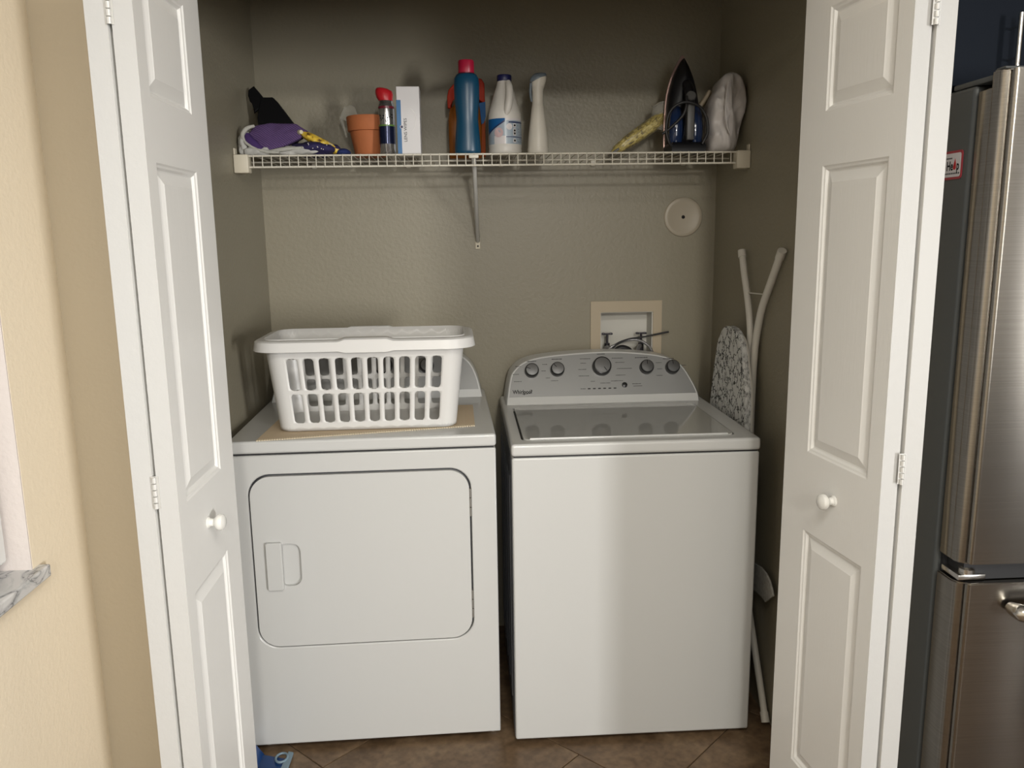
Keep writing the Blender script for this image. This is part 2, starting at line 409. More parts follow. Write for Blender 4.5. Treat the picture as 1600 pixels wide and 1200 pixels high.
# diagonal tiles: joints at (x+y)/sqrt2 = 0.088 + k*T and (x-y)/sqrt2 = 0.166 + k*T
T = 0.52
bm = bmesh.new(); g = 0.0016
abox(bm, -T/2+g, T/2-g, -T/2+g, T/2-g, -0.012, 0.0, 0.0010, 1)
tile_me = bpy.data.meshes.new('tile'); bmesh.ops.recalc_face_normals(bm, faces=bm.faces); bm.to_mesh(tile_me); bm.free(); tile_me.materials.append(M['tile'])
for i in range(-10, 6):
    for j in range(-8, 10):
        a = 0.088+(i+0.5)*T; b = (0.4345 if i % 2 == 0 else 0.1660)+(j+0.5)*T      # running bond laid on the diagonal
        x, y = (a+b)/2**.5, (a-b)/2**.5
        if -0.90 < x < 1.8 and -3.2 < y < 0.60:
            o = bpy.data.objects.new('tile', tile_me); COL.objects.link(o); o.parent = floor
            o.location = (x, y, random.uniform(-0.0004, 0.0004)); o.rotation_euler = (0, 0, PI/4)
struct(box('ceiling', (-1.25, 5.95, -7.35, 1.0, CEIL, CEIL+0.08), M['ceil']), 'white ceiling')
# closet back wall with an opening for the outlet box
OX0, OX1, OZ0, OZ1 = 0.371, 0.563, 1.015, 1.203
bm = bmesh.new()
for b in ((-0.915, OX0, YB, YB+0.13, 0, CEIL), (OX1, 0.895, YB, YB+0.13, 0, CEIL), (OX0, OX1, YB, YB+0.13, 0, OZ0), (OX0, OX1, YB, YB+0.13, OZ1, CEIL)):
    abox(bm, *b)
bmesh.ops.remove_doubles(bm, verts=bm.verts, dist=1e-5)
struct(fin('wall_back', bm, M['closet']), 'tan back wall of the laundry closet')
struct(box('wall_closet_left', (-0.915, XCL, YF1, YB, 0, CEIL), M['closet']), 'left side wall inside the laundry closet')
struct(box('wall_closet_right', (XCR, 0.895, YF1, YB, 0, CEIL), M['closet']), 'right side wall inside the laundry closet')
struct(box('wall_front_left', (XL, -0.757, YF0, YF1, 0, CEIL), M['wall_shaded']), 'narrow tan wall left of the closet opening')
struct(box('wall_front_right', (XCR, 0.895, YF0, YF1, 0, CEIL), M['wall_shaded']), 'narrow tan wall between closet opening and refrigerator')
struct(box('wall_header', (-0.757, XCR, YF0, YF1, 2.038, CEIL), M['wall_shaded']), 'wall above the closet opening')
struct(box('wall_alcove', (0.895, 5.8, 0.36, 0.46, 0, CEIL), M['wall']), 'wall behind the refrigerator')
struct(box('wall_right', (5.8, 5.9, -7.2, 0.36, 0, CEIL), M['wall']), 'right wall of the room')
# left room wall with a window opening
WY0, WY1, WZ0, WZ1 = -1.95, -0.577, 0.815, 2.05
bm = bmesh.new()
for b in ((XL-0.14, XL, -7.2, WY0, 0, CEIL), (XL-0.14, XL, WY1, YF1, 0, CEIL), (XL-0.14, XL, WY0, WY1, 0, WZ0), (XL-0.14, XL, WY0, WY1, WZ1, CEIL)):
    abox(bm, *b)
bmesh.ops.remove_doubles(bm, verts=bm.verts, dist=1e-5)
struct(fin('wall_left', bm, M['wall']), 'tan left wall with a window')
# rear wall: tall window, plus a wide opening added for the fill lamp
bm = bmesh.new()
for b in ((XL-0.14, -0.55, -7.3, -7.2, 0, CEIL), (1.15, 4.15, -7.3, -7.2, 0, CEIL), (-0.55, 1.15, -7.3, -7.2, 0, 0.40), (-0.55, 1.15, -7.3, -7.2, 2.10, CEIL), (5.25, 5.9, -7.3, -7.2, 0, CEIL), (4.15, 5.25, -7.3, -7.2, 0, 0.30), (4.15, 5.25, -7.3, -7.2, 2.2, CEIL)):
    abox(bm, *b)
bmesh.ops.remove_doubles(bm, verts=bm.verts, dist=1e-5)
struct(fin('wall_rear', bm, M['wall']), 'rear wall of the room with a window')
# left window: reveal, marble sill, frame, glass, roller blind
win = struct(empty('window_1', (XL, -1.25, WZ0)), 'window with a grey marble sill in the left wall')
def wl(name, b, m, bev=0.0):
    o = box(name, (b[0]-XL, b[1]-XL, b[2]+1.25, b[3]+1.25, b[4]-WZ0, b[5]-WZ0), m, win, bev); return o
wl('reveal', (XL-0.135, XL-0.0005, WY1-0.004, WY1, WZ0+0.025, WZ1), M['reveal'])
s_ = wl('sill', (XL-0.14, XL+0.021, WY0-0.03, WY1+0.027, WZ0, WZ0+0.026), M['marble'], 0.004)
s_['label'] = 'grey veined marble window sill'
bm = bmesh.new()
for b in ((-0.14, -0.10, WY0+1.25, WY0+1.30, 0.026, WZ1-WZ0), (-0.14, -0.10, WY1+1.195, WY1+1.246, 0.026, WZ1-WZ0), (-0.14, -0.10, WY0+1.25, WY1+1.246, 0.026, 0.07), (-0.14, -0.10, WY0+1.25, WY1+1.246, WZ1-WZ0-0.05, WZ1-WZ0)):
    abox(bm, *b)
fin('window_frame', bm, M['winframe'], win)
wl('pane', (XL-0.122, XL-0.118, WY0+0.05, WY1-0.054, WZ0+0.07, WZ1-0.05), M['glass'])
wl('blind', (XL-0.066, XL-0.034, WY0+0.02, WY1-0.022, WZ0+0.052, WZ1-0.01), M['winframe'], 0.006)
# rear window frame and pane
win2 = struct(empty('window_2', (4.70, -7.25, 0.30)), 'tall window in the rear wall')
bm = bmesh.new()
for b in ((-0.55, -0.50, -0.03, 0.03, 0, 1.9), (0.50, 0.55, -0.03, 0.03, 0, 1.9), (-0.50, 0.50, -0.03, 0.03, 0, 0.05), (-0.50, 0.50, -0.03, 0.03, 1.85, 1.9), (-0.50, 0.50, -0.02, 0.02, 0.93, 0.97)):
    abox(bm, *b)
fin('window_frame', bm, M['winframe'], win2)

# ------------------------------------------------------------------ bifold doors
LW, LT, LZ0, LZ1 = 0.370, 0.0367, 0.018, 2.026
PU0, PU1 = 0.045, 0.271
PZ = [(0.20, 0.797), (0.985, 1.622), (1.735, 1.945)]
def leaf_mesh(mirror):
    """local: u along x from the folded edge (0) to LW, face at y=0 looking to -y, thickness to +y"""
    bm = bmesh.new()
    us = [0, PU0, PU1, LW]
    zs = [LZ0]+[z for p in PZ for z in p]+[LZ1]
    V = {}
    for i, u in enumerate(us):
        for j, z in enumerate(zs): V[i, j] = bm.verts.new((u, 0, z))
    for i in range(3):
        for j in range(len(zs)-1):
            if i == 1 and j % 2 == 1: continue
            bm.faces.new((V[i, j], V[i+1, j], V[i+1, j+1], V[i, j+1]))
    B = [bm.verts.new((x, LT, z)) for x, z in ((0, LZ0), (LW, LZ0), (LW, LZ1), (0, LZ1))]
    bm.faces.new((B[3], B[2], B[1], B[0]))
    J = len(zs)-1
    bm.faces.new([V[0, j] for j in range(J+1)]+[B[3], B[0]])
    bm.faces.new([V[3, j] for j in range(J, -1, -1)]+[B[1], B[2]])
    bm.faces.new([V[i, 0] for i in range(3, -1, -1)]+[B[0], B[1]])
    bm.faces.new([V[i, J] for i in range(4)]+[B[2], B[3]])
    if mirror:
        for v in bm.verts: v.co.y = -v.co.y
    return bm
def panel_mesh(z0, z1, mirror):
    prof = [(0, 0), (0.0035, 0.0025), (0.0075, 0.0035), (0.0115, 0.0085), (0.0145, 0.009), (0.034, 0.0025), (0.0365, 0.0015)]
    bm = bmesh.new(); rings = []
    for o, d in prof:
        rings.append([bm.verts.new(p) for p in ((PU0+o, d, z0+o), (PU1-o, d, z0+o), (PU1-o, d, z1-o), (PU0+o, d, z1-o))])
    for a, b in zip(rings, rings[1:]):
        for k in range(4): bm.faces.new((a[k], a[(k+1) % 4], b[(k+1) % 4], b[k]))
    bm.faces.new(rings[-1])
    if mirror:
        for v in bm.verts: v.co.y = -v.co.y
    return bm
def place(o, ax, ay, bx, by):
    o.location = (ax, ay, 0); o.rotation_euler = (0, 0, math.atan2(by-ay, bx-ax))
def door(name, label, front, rear, fmir, rmir, hx, hy, knob_label):
    d = struct(empty(name, (hx, -0.30, 0)), label); d['category'] = 'door'
    inv = Matrix.Translation((-hx, 0.30, 0))
    leaves = []
    for (ax, ay, bx, by), mir, lab in ((front, fmir, 'white inner leaf with a round knob'), (rear, rmir, 'white outer leaf folded behind')):
        bm = leaf_mesh(mir)
        lf = fin('leaf', bm, M['door'], d, False)
        lf.location = (ax-hx, ay+0.30, 0); lf.rotation_euler = (0, 0, math.atan2(by-ay, bx-ax)); lf['label'] = lab
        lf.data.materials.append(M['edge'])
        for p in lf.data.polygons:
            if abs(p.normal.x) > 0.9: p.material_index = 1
        for z0, z1 in PZ:
            fin('panel', panel_mesh(z0, z1, mir), M['door'], lf, False)
        leaves.append(lf)
    sgn = 1 if fmir else -1
    R = Matrix.Rotation(PI/2*(-sgn), 4, 'X')
    lathe('knob', [(0.0125, 0), (0.0125, 0.002), (0.009, 0.005), (0.008, 0.012), (0.0115, 0.016), (0.0165, 0.020), (0.0178, 0.0255), (0.0165, 0.031), (0.011, 0.035), (0, 0.0365)], M['knob'], (0.157, 0, 0.903), leaves[0], 28, M4=R)
    for z in (0.25, 1.021, 1.875):
        bm = bmesh.new()
        y0 = -0.670+0.30
        for k in range(5):
            atube(bm, [(0, y0-0.002, z-0.031+k*0.0125), (0, y0-0.002, z-0.031+k*0.0125+0.0105)], 0.0042, 10)
        abox(bm, -0.0072, 0.0072, y0+0.0, y0+0.0014, z-0.031, z+0.031)
        fin('hinge', bm, M['hinge'], d)
    return d
# left pair: inner face looks to +x (local u runs +y, so local -y is +x)
d1 = door('door_1', 'white panelled bifold door folded open on the left of the closet', (-0.6667, -0.6684, -0.6665, -0.2984), (-0.7471, -0.6684, -0.7471, -0.2984), False, True, -0.7061, 0, '')
d2 = door('door_2', 'white panelled bifold door folded open on the right of the closet', (0.6938, -0.6652, 0.6468, -0.2982), (0.7734, -0.6652, 0.7734, -0.2952), True, False, 0.7315, 0, '')

# ------------------------------------------------------------------ washer and dryer
def plate_hole(bm, X0, X1, Z0, Z1, inner, y0, y1, k=8):
    """rectangular plate with a rounded-rect hole (inner from rrect with k)"""
    for y in (y0, y1):
        O = [bm.verts.new((x, y, z)) for x, z in ((X1, Z1), (X0, Z1), (X0, Z0), (X1, Z0))]
        I = [bm.verts.new((x, y, z)) for x, z in inner]
        for c in range(4):
            for j in range(k):
                bm.faces.new((O[c], I[c*(k+1)+j], I[c*(k+1)+j+1]))
            bm.faces.new((O[c], I[c*(k+1)+k], I[((c+1) % 4)*(k+1)], O[(c+1) % 4]))
        if y == y0: A, AO = I, O
    n = len(inner)
    for i in range(n): bm.faces.new((A[i], A[(i+1) % n], I[(i+1) % n], I[i]))
    for i in range(4): bm.faces.new((AO[i], AO[(i+1) % 4], O[(i+1) % 4], O[i]))
def console(par, outline, y0, z0, k, yback, prefix, zface):
    """sloped control console: outline points (x, z) lie on the plane y = y0 + k (z - z0)"""
    pl = lambda x, z, off=0.0: Vector((x, y0+k*(z-z0), z))+off*Vector((0, -1, k)).normalized()
    sm = [Vector((x, z, 0)) for x, z in outline]
    sm = [Vector((p.x, p.y)) for p in catmull(sm, 5)]
    n = len(sm)
    cx = sum(p.x for p in sm)/n
    def inset(d):
        out = []
        for i, p in enumerate(sm):
            t = (sm[min(i+1, n-1)]-sm[max(i-1, 0)]).normalized()
            out.append(p+Vector((t.y, -t.x))*d)
        return out
    bm = bmesh.new()
    ri = inset(0.004)
    front = [bm.verts.new(pl(p.x, p.y)) for p in ri]
    rim = [bm.verts.new(pl(p.x, p.y, -0.006)) for p in sm]
    back = [bm.verts.new((p.x, yback, z0+(p.y-z0)*0.97)) for p in sm]
    for a, b in ((front, rim), (rim, back)):
        for i in range(n-1): bm.faces.new((a[i], a[i+1], b[i+1], b[i]))
        bm.faces.new((a[n-1], a[0], b[0], b[n-1]))
    bm.faces.new(front); bm.faces.new(back[::-1])
    cb = fin('console', bm, M['enamel'], par, 40)
    # grey face plate
    fi = [p for p in inset(0.0085) if p.y > zface]
    x0 = fi[0].x; x1 = fi[-1].x
    poly = [Vector((x0-0.001, zface))]+fi+[Vector((x1+0.001, zface))]
    bm = bmesh.new()
    a = [bm.verts.new(pl(p.x, p.y, 0.0018)) for p in poly]; b = [bm.verts.new(pl(p.x, p.y, -0.002)) for p in poly]
    bm.faces.new(a)
    for i in range(len(a)): bm.faces.new((a[i], a[(i+1) % len(a)], b[(i+1) % len(a)], b[i]))
    fc = fin('face_plate', bm, M['face'], cb, 40)
    nv = Vector((0, -1, k)).normalized(); xv = Vector((1, 0, 0)); yv = nv.cross(xv)
    def fr(x, z, off=0.0018):
        p = pl(x, z, off)
        return Matrix(((xv.x, yv.x, nv.x, p.x), (xv.y, yv.y, nv.y, p.y), (xv.z, yv.z, nv.z, p.z), (0, 0, 0, 1)))
    return cb, fr
def knob(par, Fm, r, ang):
    bm = bmesh.new(); alathe(bm, [(r*1.0, 0), (r*1.0, 0.004), (r*0.97, 0.016), (r*0.93, 0.021), (r*0.86, 0.0225), (0, 0.0225)], n=36)
    bm.transform(Fm); kb = fin('dial_knob', bm, M['knob_dark'], par, 40)
    bm = bmesh.new(); alathe(bm, [(r*0.84, 0.0222), (r*0.80, 0.0240), (r*0.3, 0.0246), (0, 0.0246)], n=36)
    bm.transform(Fm); fin('knob_cap', bm, M['knob_cap'], kb, 40)
    bm = bmesh.new(); abox(bm, -0.0009, 0.0009, r*0.25, r*0.80, 0.0244, 0.0252)
    bm.transform(Fm @ Matrix.Rotation(ang, 4, 'Z')); fin('pointer', bm, M['ink'], kb)
    return kb
def marks(par, fr, items, m, name='printed_mark'):
    bm = bmesh.new()
    for x, z, wd, h in items:
        b2 = bmesh.new(); abox(b2, -wd/2, wd/2, -h/2, h/2, 0, 0.0003); b2.transform(fr(x, z))
        tmp = bpy.data.meshes.new('tmp'); b2.to_mesh(tmp); b2.free(); bm.from_mesh(tmp); bpy.data.meshes.remove(tmp)
    return fin(name, bm, m, par)
def dashes(cx, z, wd, h=0.0026):
    out = []; x = cx-wd/2; rr = random.Random(int((cx*7+z*13)*1e4))
    while x < cx+wd/2:
        w_ = rr.uniform(0.0022, 0.0040); out.append((x+w_/2, z, w_, h*rr.uniform(0.6, 1.0))); x += w_+0.0009
    return out

# ---- washer
WW = 0.699
wa = tag(empty('washing_machine', (0, 0, 0), -0.0019), 'white top-loading washing machine with silver control console', 'washing machine')
box('body', (0, WW, 0.004, 0.69, 0.016, 0.8765), M['enamel'], wa, 0.006)
bm = bmesh.new()
for y in (0.10, 0.22, 0.34, 0.46, 0.58): abox(bm, -0.004, 0.002, y, y+0.05, 0.10, 0.80, 0.002, 1)
fin('side_ribs', bm, M['enamel_shaded'], wa)
box('side_panel', (-0.0010, 0.0005, 0.014, 0.685, 0.022, 0.872), M['enamel_shaded'], wa)['label'] = 'side skin darkened for the shaded gap'  # thin skin added over the white body to carry the painted gap shade
box('seam_gasket', (0.006, WW-0.006, 0.009, 0.68, 0.876, 0.881), M['dark'], wa)
tp = box('top_deck', (-0.0015, WW+0.0015, 0, 0.692, 0.8805, 0.9165), M['enamel'], wa, 0.009, 3)
cb_ = bmesh.new(); aprism(cb_, rrect(0.030, 0.642, 0.040, 0.489, 0.022), 0.9095, 0.95, 0, lambda x, y, z: (x, z, y)); tp.modifiers.clear(); boolean(tp, cb_); wn(tp)
bm = bmesh.new(); aprism(bm, rrect(0.0365, 0.638, 0.046, 0.484, 0.018), 0.9098, 0.9185, 0.003, lambda x, y, z: (x, z, y))
ld = wn(fin('lid', bm, M['lid'], wa, 60))
bm = bmesh.new(); abox(bm, 0.0305, 0.0362, 0.075, 0.455, 0.9097, 0.9105); fin('lid_gap', bm, M['dark'], ld)
bm = bmesh.new(); atube(bm, [(0.055, 0.049, 0.9185), (0.620, 0.049, 0.9185)], 0.0035, 8); fin('lid_lip', bm, M['enamel'], ld)
for x in (0.06, 0.64):
    for y in (0.06, 0.63):
        lathe('foot', [(0.020, 0), (0.022, 0.004), (0.016, 0.016)], M['rubber'], (x, y, 0), wa, 16)
WO = [(0.012, 0.917), (0.016, 0.945), (0.023, 0.984), (0.038, 1.024), (0.084, 1.058), (0.173, 1.075), (0.352, 1.084), (0.486, 1.077), (0.575, 1.062), (0.628, 1.032), (0.660, 0.979), (0.674, 0.944), (0.677, 0.917)]
cb, fr = console(wa, WO, 0.525, 0.918, 0.5, 0.69, '', 0.941)
for (x, z, r, a) in ((0.104, 1.022, 0.0245, 1.2), (0.192, 1.024, 0.0245, 0.75), (0.346, 1.031, 0.0330, -2.55), (0.501, 1.025, 0.0245, 0.0), (0.591, 1.023, 0.0245, 0.1)):
    kb = knob(cb, fr(x, z), r, a)
bm = bmesh.new(); alathe(bm, [(0.0095, 0), (0.0095, 0.003), (0.006, 0.0045), (0, 0.0045)], n=24); bm.transform(fr(0.421, 0.971)); fin('start_button', bm, M['knob_dark'], cb)
marks(cb, fr, [(0.298+0.0178*i, 0.962, 0.0095, 0.0034) for i in range(6)], M['ink'], 'indicator_light')
it = []
for cx, z, wd in ((0.104, 1.054, 0.030), (0.192, 1.059, 0.034), (0.346, 1.0725, 0.026), (0.486, 1.058, 0.042), (0.580, 1.0525, 0.036)): it += dashes(cx, z, wd, 0.0032)
for cx, z, wd in ((0.058, 1.038, 0.018), (0.048, 1.013, 0.018), (0.055, 0.990, 0.026), (0.150, 1.043, 0.017), (0.145, 1.022, 0.014), (0.158, 0.999, 0.014), (0.180, 0.990, 0.024),
                  (0.290, 1.058, 0.034), (0.283, 1.044, 0.018), (0.278, 1.024, 0.026), (0.282, 1.003, 0.034), (0.312, 0.985, 0.014), (0.402, 1.058, 0.036), (0.410, 1.044, 0.030), (0.425, 1.024, 0.052), (0.410, 1.003, 0.034), (0.394, 0.985, 0.038),
                  (0.545, 1.040, 0.018), (0.548, 1.020, 0.018), (0.545, 0.999, 0.022), (0.632, 1.030, 0.014), (0.355, 0.979, 0.034), (0.276, 0.962, 0.014), (0.462, 0.974, 0.028), (0.466, 0.967, 0.030)): it += dashes(cx, z, wd, 0.0022)
pm = marks(cb, fr, it, M['ink_soft'])
pm['kind'] = 'stuff'
lg = text_mesh('logo_lettering', 'Whirlpool', 0.0195, M['ink'], fr(0.0365, 0.951, 0.0022), cb, 0.0004, xs=0.80, bold=0.00035)
Fl = fr(0.086, 0.955, 0.0022)
tube('logo_swirl', [Fl @ Vector((0.016*math.cos(a)*1.0+0.004*math.sin(a), 0.0062*math.sin(a)+0.004*math.cos(a), 0)) for a in [i*PI/12 for i in range(-14, 6)]], 0.0007, M['ink'], cb, 6)

# ---- dryer
DW = 0.737
dr = tag(empty('clothes_dryer', (-0.0422, 0.0492, 0), 0.0199), 'white front-loading clothes dryer with square door, left of the washer', 'dryer')
box('body', (-DW, 0, 0.018, 0.68, 0.020, 0.8965), M['enamel'], dr, 0.004)
hole = rrect(-0.690, -0.072, 0.325, 0.842, 0.062)
bm = bmesh.new(); plate_hole(bm, -DW, 0, 0.018, 0.8965, hole, 0.0, 0.019)
fpn = fin('front_panel', bm, M['enamel'], dr, 30)
bvm = fpn.modifiers.new('bev', 'BEVEL'); bvm.width = 0.0035; bvm.segments = 2; bvm.limit_method = 'ANGLE'; bvm.angle_limit = math.radians(50)
prism('door_gasket', rrect(-0.689, -0.073, 0.326, 0.841, 0.061), 0.0125, 0.0185, M['seam'], dr)
bm = bmesh.new(); aprism(bm, rrect(-0.6848, -0.0772, 0.3297, 0.8362, 0.0580, 10), -0.0015, 0.0125, 0.003)
dd = fin('door', bm, M['enamel'], dr, 60)
cbm = bmesh.new(); aprism(cbm, rrect(-0.620, -0.556, 0.513, 0.640, 0.026), -0.02, 0.010); boolean(dd, cbm); wn(dd)
prism('handle', rrect(-0.651, -0.606, 0.504, 0.646, 0.006, 4), -0.0125, 0.004, M['enamel'], dd, 0.003)
prism('handle_pocket', rrect(-0.621, -0.555, 0.512, 0.641, 0.026), 0.0102, 0.0122, M['enamel'], dd)
for z0, z1 in ((0.697, 0.781), (0.388, 0.474)):
    bm = bmesh.new()
    for k in range(3): abox(bm, -0.0775, -0.0712, -0.0025, 0.010, z0+k*(z1-z0)/3+0.001, z0+(k+1)*(z1-z0)/3-0.001, 0.001, 1)
    fin('door_hinge', bm, M['steelhinge'], dr)
box('seam_gasket', (-DW+0.006, -0.006, 0.008, 0.67, 0.896, 0.9015), M['dark'], dr)
box('top_panel', (-DW-0.0015, 0.0015, -0.001, 0.682, 0.901, 0.9372), M['enamel'], dr, 0.008, 3)
for x in (-0.69, -0.022):
    for y in (0.045, 0.62):
        lathe('foot', [(0.017, 0), (0.019, 0.004), (0.014, 0.021)], M['hinge'], (x, y, 0), dr, 16)
DO = [(-DW+0.010, 0.937), (-DW+0.016, 0.965), (-DW+0.026, 1.005), (-DW+0.050, 1.052), (-DW+0.100, 1.086), (-DW+0.190, 1.104), (-DW/2, 1.112), (-0.190, 1.104), (-0.100, 1.086), (-0.050, 1.052), (-0.026, 1.005), (-0.016, 0.965), (-0.010, 0.937)]
cb2, fr2 = console(dr, DO, 0.535, 0.938, 0.45, 0.68, '', 0.962)
for x, z, r in ((-0.350, 1.045, 0.033), (-0.200, 1.040, 0.0245), (-0.105, 1.036, 0.0245)):
    knob(cb2, fr2(x, z), r, 0.2)

# ------------------------------------------------------------------ mat and laundry basket on the dryer
mt = tag(empty('woven_mat', (-0.385, 0.255, 0.9372)), 'thin tan woven mat under the laundry basket on the dryer', 'mat')
cs = [(-0.700, 0.040), (-0.098, 0.152), (-0.100, 0.440), (-0.690, 0.475)]
bm = bmesh.new(); N = 24; G = {}
for lay, dz in (('t', 0.0022), ('b', 0.0004)):
    for i in range(N+1):
        for j in range(7):
            u, v = i/N, j/6
            x = (cs[0][0]*(1-u)+cs[1][0]*u)*(1-v)+(cs[3][0]*(1-u)+cs[2][0]*u)*v
            y = (cs[0][1]*(1-u)+cs[1][1]*u)*(1-v)+(cs[3][1]*(1-u)+cs[2][1]*u)*v
            G[lay, i, j] = bm.verts.new((x+0.385, y-0.255, dz+0.0006*max(0, noise.noise((x*9, y*9, 0)))))
for i in range(N):
    for j in range(6):
        bm.faces.new((G['t', i, j], G['t', i+1, j], G['t', i+1, j+1], G['t', i, j+1]))
        bm.faces.new((G['b', i, j+1], G['b', i+1, j+1], G['b', i+1, j], G['b', i, j]))
    bm.faces.new((G['b', i, 0], G['b', i+1, 0], G['t', i+1, 0], G['t', i, 0])); bm.faces.new((G['t', i, 6], G['t', i+1, 6], G['b', i+1, 6], G['b', i, 6]))
for j in range(6):
    bm.faces.new((G['t', 0, j], G['t', 0, j+1], G['b', 0, j+1], G['b', 0, j])); bm.faces.new((G['b', N, j], G['b', N, j+1], G['t', N, j+1], G['t', N, j]))
fin('weave', bm, M['mat'], mt)
bm = bmesh.new()
p0, p1 = Vector((cs[0][0]+0.385, cs[0][1]-0.255, 0)), Vector((cs[1][0]+0.385, cs[1][1]-0.255, 0))
dv = (p1-p0).normalized(); pv = Vector((-dv.y, dv.x, 0)); Ln = (p1-p0).length
nr = 92
for i in range(nr):
    c = p0+dv*(Ln*(i+0.5)/nr)
    q = [c-dv*0.0021-pv*0.006, c+dv*0.0021-pv*0.006, c+dv*0.0021+pv*0.010, c-dv*0.0021+pv*0.010]
    a = [bm.verts.new(v+Vector((0, 0, 0.0026))) for v in q]; b = [bm.verts.new(v+Vector((0, 0, 0.0003))) for v in q]
    bm.faces.new(a)
    for k in range(4): bm.faces.new((a[k], a[(k+1) % 4], b[(k+1) % 4], b[k]))
fr_ = fin('fringe', bm, mat('mat_fringe', (0.78, 0.68, 0.50), 0.85), mt, False); fr_['kind'] = 'stuff'

bk = tag(empty('laundry_basket', (-0.405, 0.240, 0.9402), 0.010), 'white slotted plastic laundry basket on top of the dryer', 'basket')
HB = 0.262     # basket height up to the rim
def bk_pt(s, v):
    """perimeter parameter s in [0, 1) and height v in [0,1] -> point; rounded rectangle that widens upward"""
    f = v
    hx = 0.250+(0.280-0.250)*f; hy = 0.114+(0.131-0.114)*f
    r = 0.036+0.010*f
    return hx, hy, r
def bk_ring(v, seg=10, off=0.0):
    hx, hy, r = bk_pt(0, v); hx += off; hy += off; r += off
    return hx, hy, r
# columns along the perimeter: list of fractional positions per side so neighbouring cells share edges
def side_cols(nslot, margin):
    c = [0.0]
    for i in range(nslot+1): c.append(margin+(1-2*margin)*i/nslot)
    c.append(1.0); return c
FC = side_cols(10, 0.012); SC_ = side_cols(4, 0.08)
def wall_pt(side, t, v):
    hx, hy, r = bk_pt(0, v)
    if side == 0: return Vector((-hx+r+(2*hx-2*r)*t, -hy, v*HB))
    if side == 1: return Vector((hx, -hy+r+(2*hy-2*r)*t, v*HB))
    if side == 2: return Vector((hx-r-(2*hx-2*r)*t, hy, v*HB))
    return Vector((-hx, hy-r-(2*hy-2*r)*t, v*HB))
def corner_pt(c, a, v):
    hx, hy, r = bk_pt(0, v)
    cx, cy = ((hx-r, -hy+r), (hx-r, hy-r), (-hx+r, hy-r), (-hx+r, -hy+r))[c]
    ang = math.radians(-90+90*c+90*a)
    return Vector((cx+r*math.cos(ang), cy+r*math.sin(ang), v*HB))
bm = bmesh.new()
VR = [0.0, 0.075, 0.40, 0.438, 0.79, 1.0]
def cell(f, u0, u1, v0, v1, slot):
    """quad patch (u,v) -> f, optionally with a rounded slot"""
    q = 4
    outer = []
    for k in range(q): outer.append((u0+(u1-u0)*k/q, v0))
    for k in range(q): outer.append((u1, v0+(v1-v0)*k/q))
    for k in range(q): outer.append((u1-(u1-u0)*k/q, v1))
    for k in range(q): outer.append((u0, v1-(v1-v0)*k/q))
    O = [bm.verts.new(f(u, v)) for u, v in outer]
    if not slot:
        c = bm.verts.new(f((u0+u1)/2, (v0+v1)/2))
        for k in range(16): bm.faces.new((O[k], O[(k+1) % 16], c))
        return
    mu, mv = (u1-u0)*slot[0], slot[1]
    a0, a1, b0, b1 = u0+mu, u1-mu, v0+mv, v1-mv
    ru, rv = (a1-a0)*0.33, (b1-b0)*0.09
    I = []
    inn = [(a0, b0+rv), (a0+ru*0.3, b0+rv*0.3), (a0+ru, b0), ((a0+a1)/2, b0), (a1-ru, b0), (a1-ru*0.3, b0+rv*0.3), (a1, b0+rv), (a1, (b0+b1)/2), (a1, b1-rv), (a1-ru*0.3, b1-rv*0.3), (a1-ru, b1), ((a0+a1)/2, b1), (a0+ru, b1), (a0+ru*0.3, b1-rv*0.3), (a0, b1-rv), (a0, (b0+b1)/2)]
    inn = inn[1:]+inn[:1]      # start next to the (u0,v0) corner
    I = [bm.verts.new(f(u, v)) for u, v in inn]
    for k in range(16): bm.faces.new((O[k], O[(k+1) % 16], I[(k+1) % 16], I[k]))
for side in range(4):
    cols = FC if side % 2 == 0 else SC_
    for ci in range(len(cols)-1):
        for vi in range(len(VR)-1):
            sl = None
            if 0 < ci < len(cols)-2 and vi in (1, 3): sl = (0.165, 0.0)
            cell(lambda u, v, s=side: wall_pt(s, u, v), cols[ci], cols[ci+1], VR[vi], VR[vi+1], sl)
    for k in range(6):
        for vi in range(len(VR)-1):
            cell(lambda u, v, c=side: corner_pt(c, u, v), k/6, (k+1)/6, VR[vi], VR[vi+1], None)
# bottom with rounded edge
ring0 = []
def per(v, n=8, shrink=0.0):
    out = []
    for c in range(4):
        hx, hy, r = bk_pt(0, v); hx -= shrink; hy -= shrink; r = max(0.01, r-shrink*0.5)
        cx, cy = ((hx-r, -hy+r), (hx-r, hy-r), (-hx+r, hy-r), (-hx+r, -hy+r))[c]
        for k in range(n+1):
            ang = math.radians(-90+90*c+90*k/n); out.append((cx+r*math.cos(ang), cy+r*math.sin(ang)))
    return out
bmesh.ops.remove_doubles(bm, verts=bm.verts, dist=2e-4)
for v in bm.verts: v.co.z += 0.006
body = fin('basket_body', bm, M['white_plastic'], bk, 40)
sd = body.modifiers.new('thick', 'SOLIDIFY'); sd.thickness = 0.0028; sd.offset = 1
bm = bmesh.new()
prs = [per(0.0, 8, s) for s in (-0.0025, 0.002, 0.010)]
zs_ = [0.009, 0.002, 0.0]
R_ = [[bm.verts.new((x, y, z)) for x, y in pr] for pr, z in zip(prs, zs_)]
nn = len(R_[0])
for a, b in zip(R_, R_[1:]):
    for k in range(nn): bm.faces.new((a[k], a[(k+1) % nn], b[(k+1) % nn], b[k]))
bm.faces.new(R_[-1])
top = [bm.verts.new((x, y, 0.009)) for x, y in per(0.0, 8, -0.0005)]
for k in range(nn): bm.faces.new((R_[0][k], R_[0][(k+1) % nn], top[(k+1) % nn], top[k]))
bm.faces.new(top)
fin('basket_floor', bm, M['white_plastic'], bk, 50)
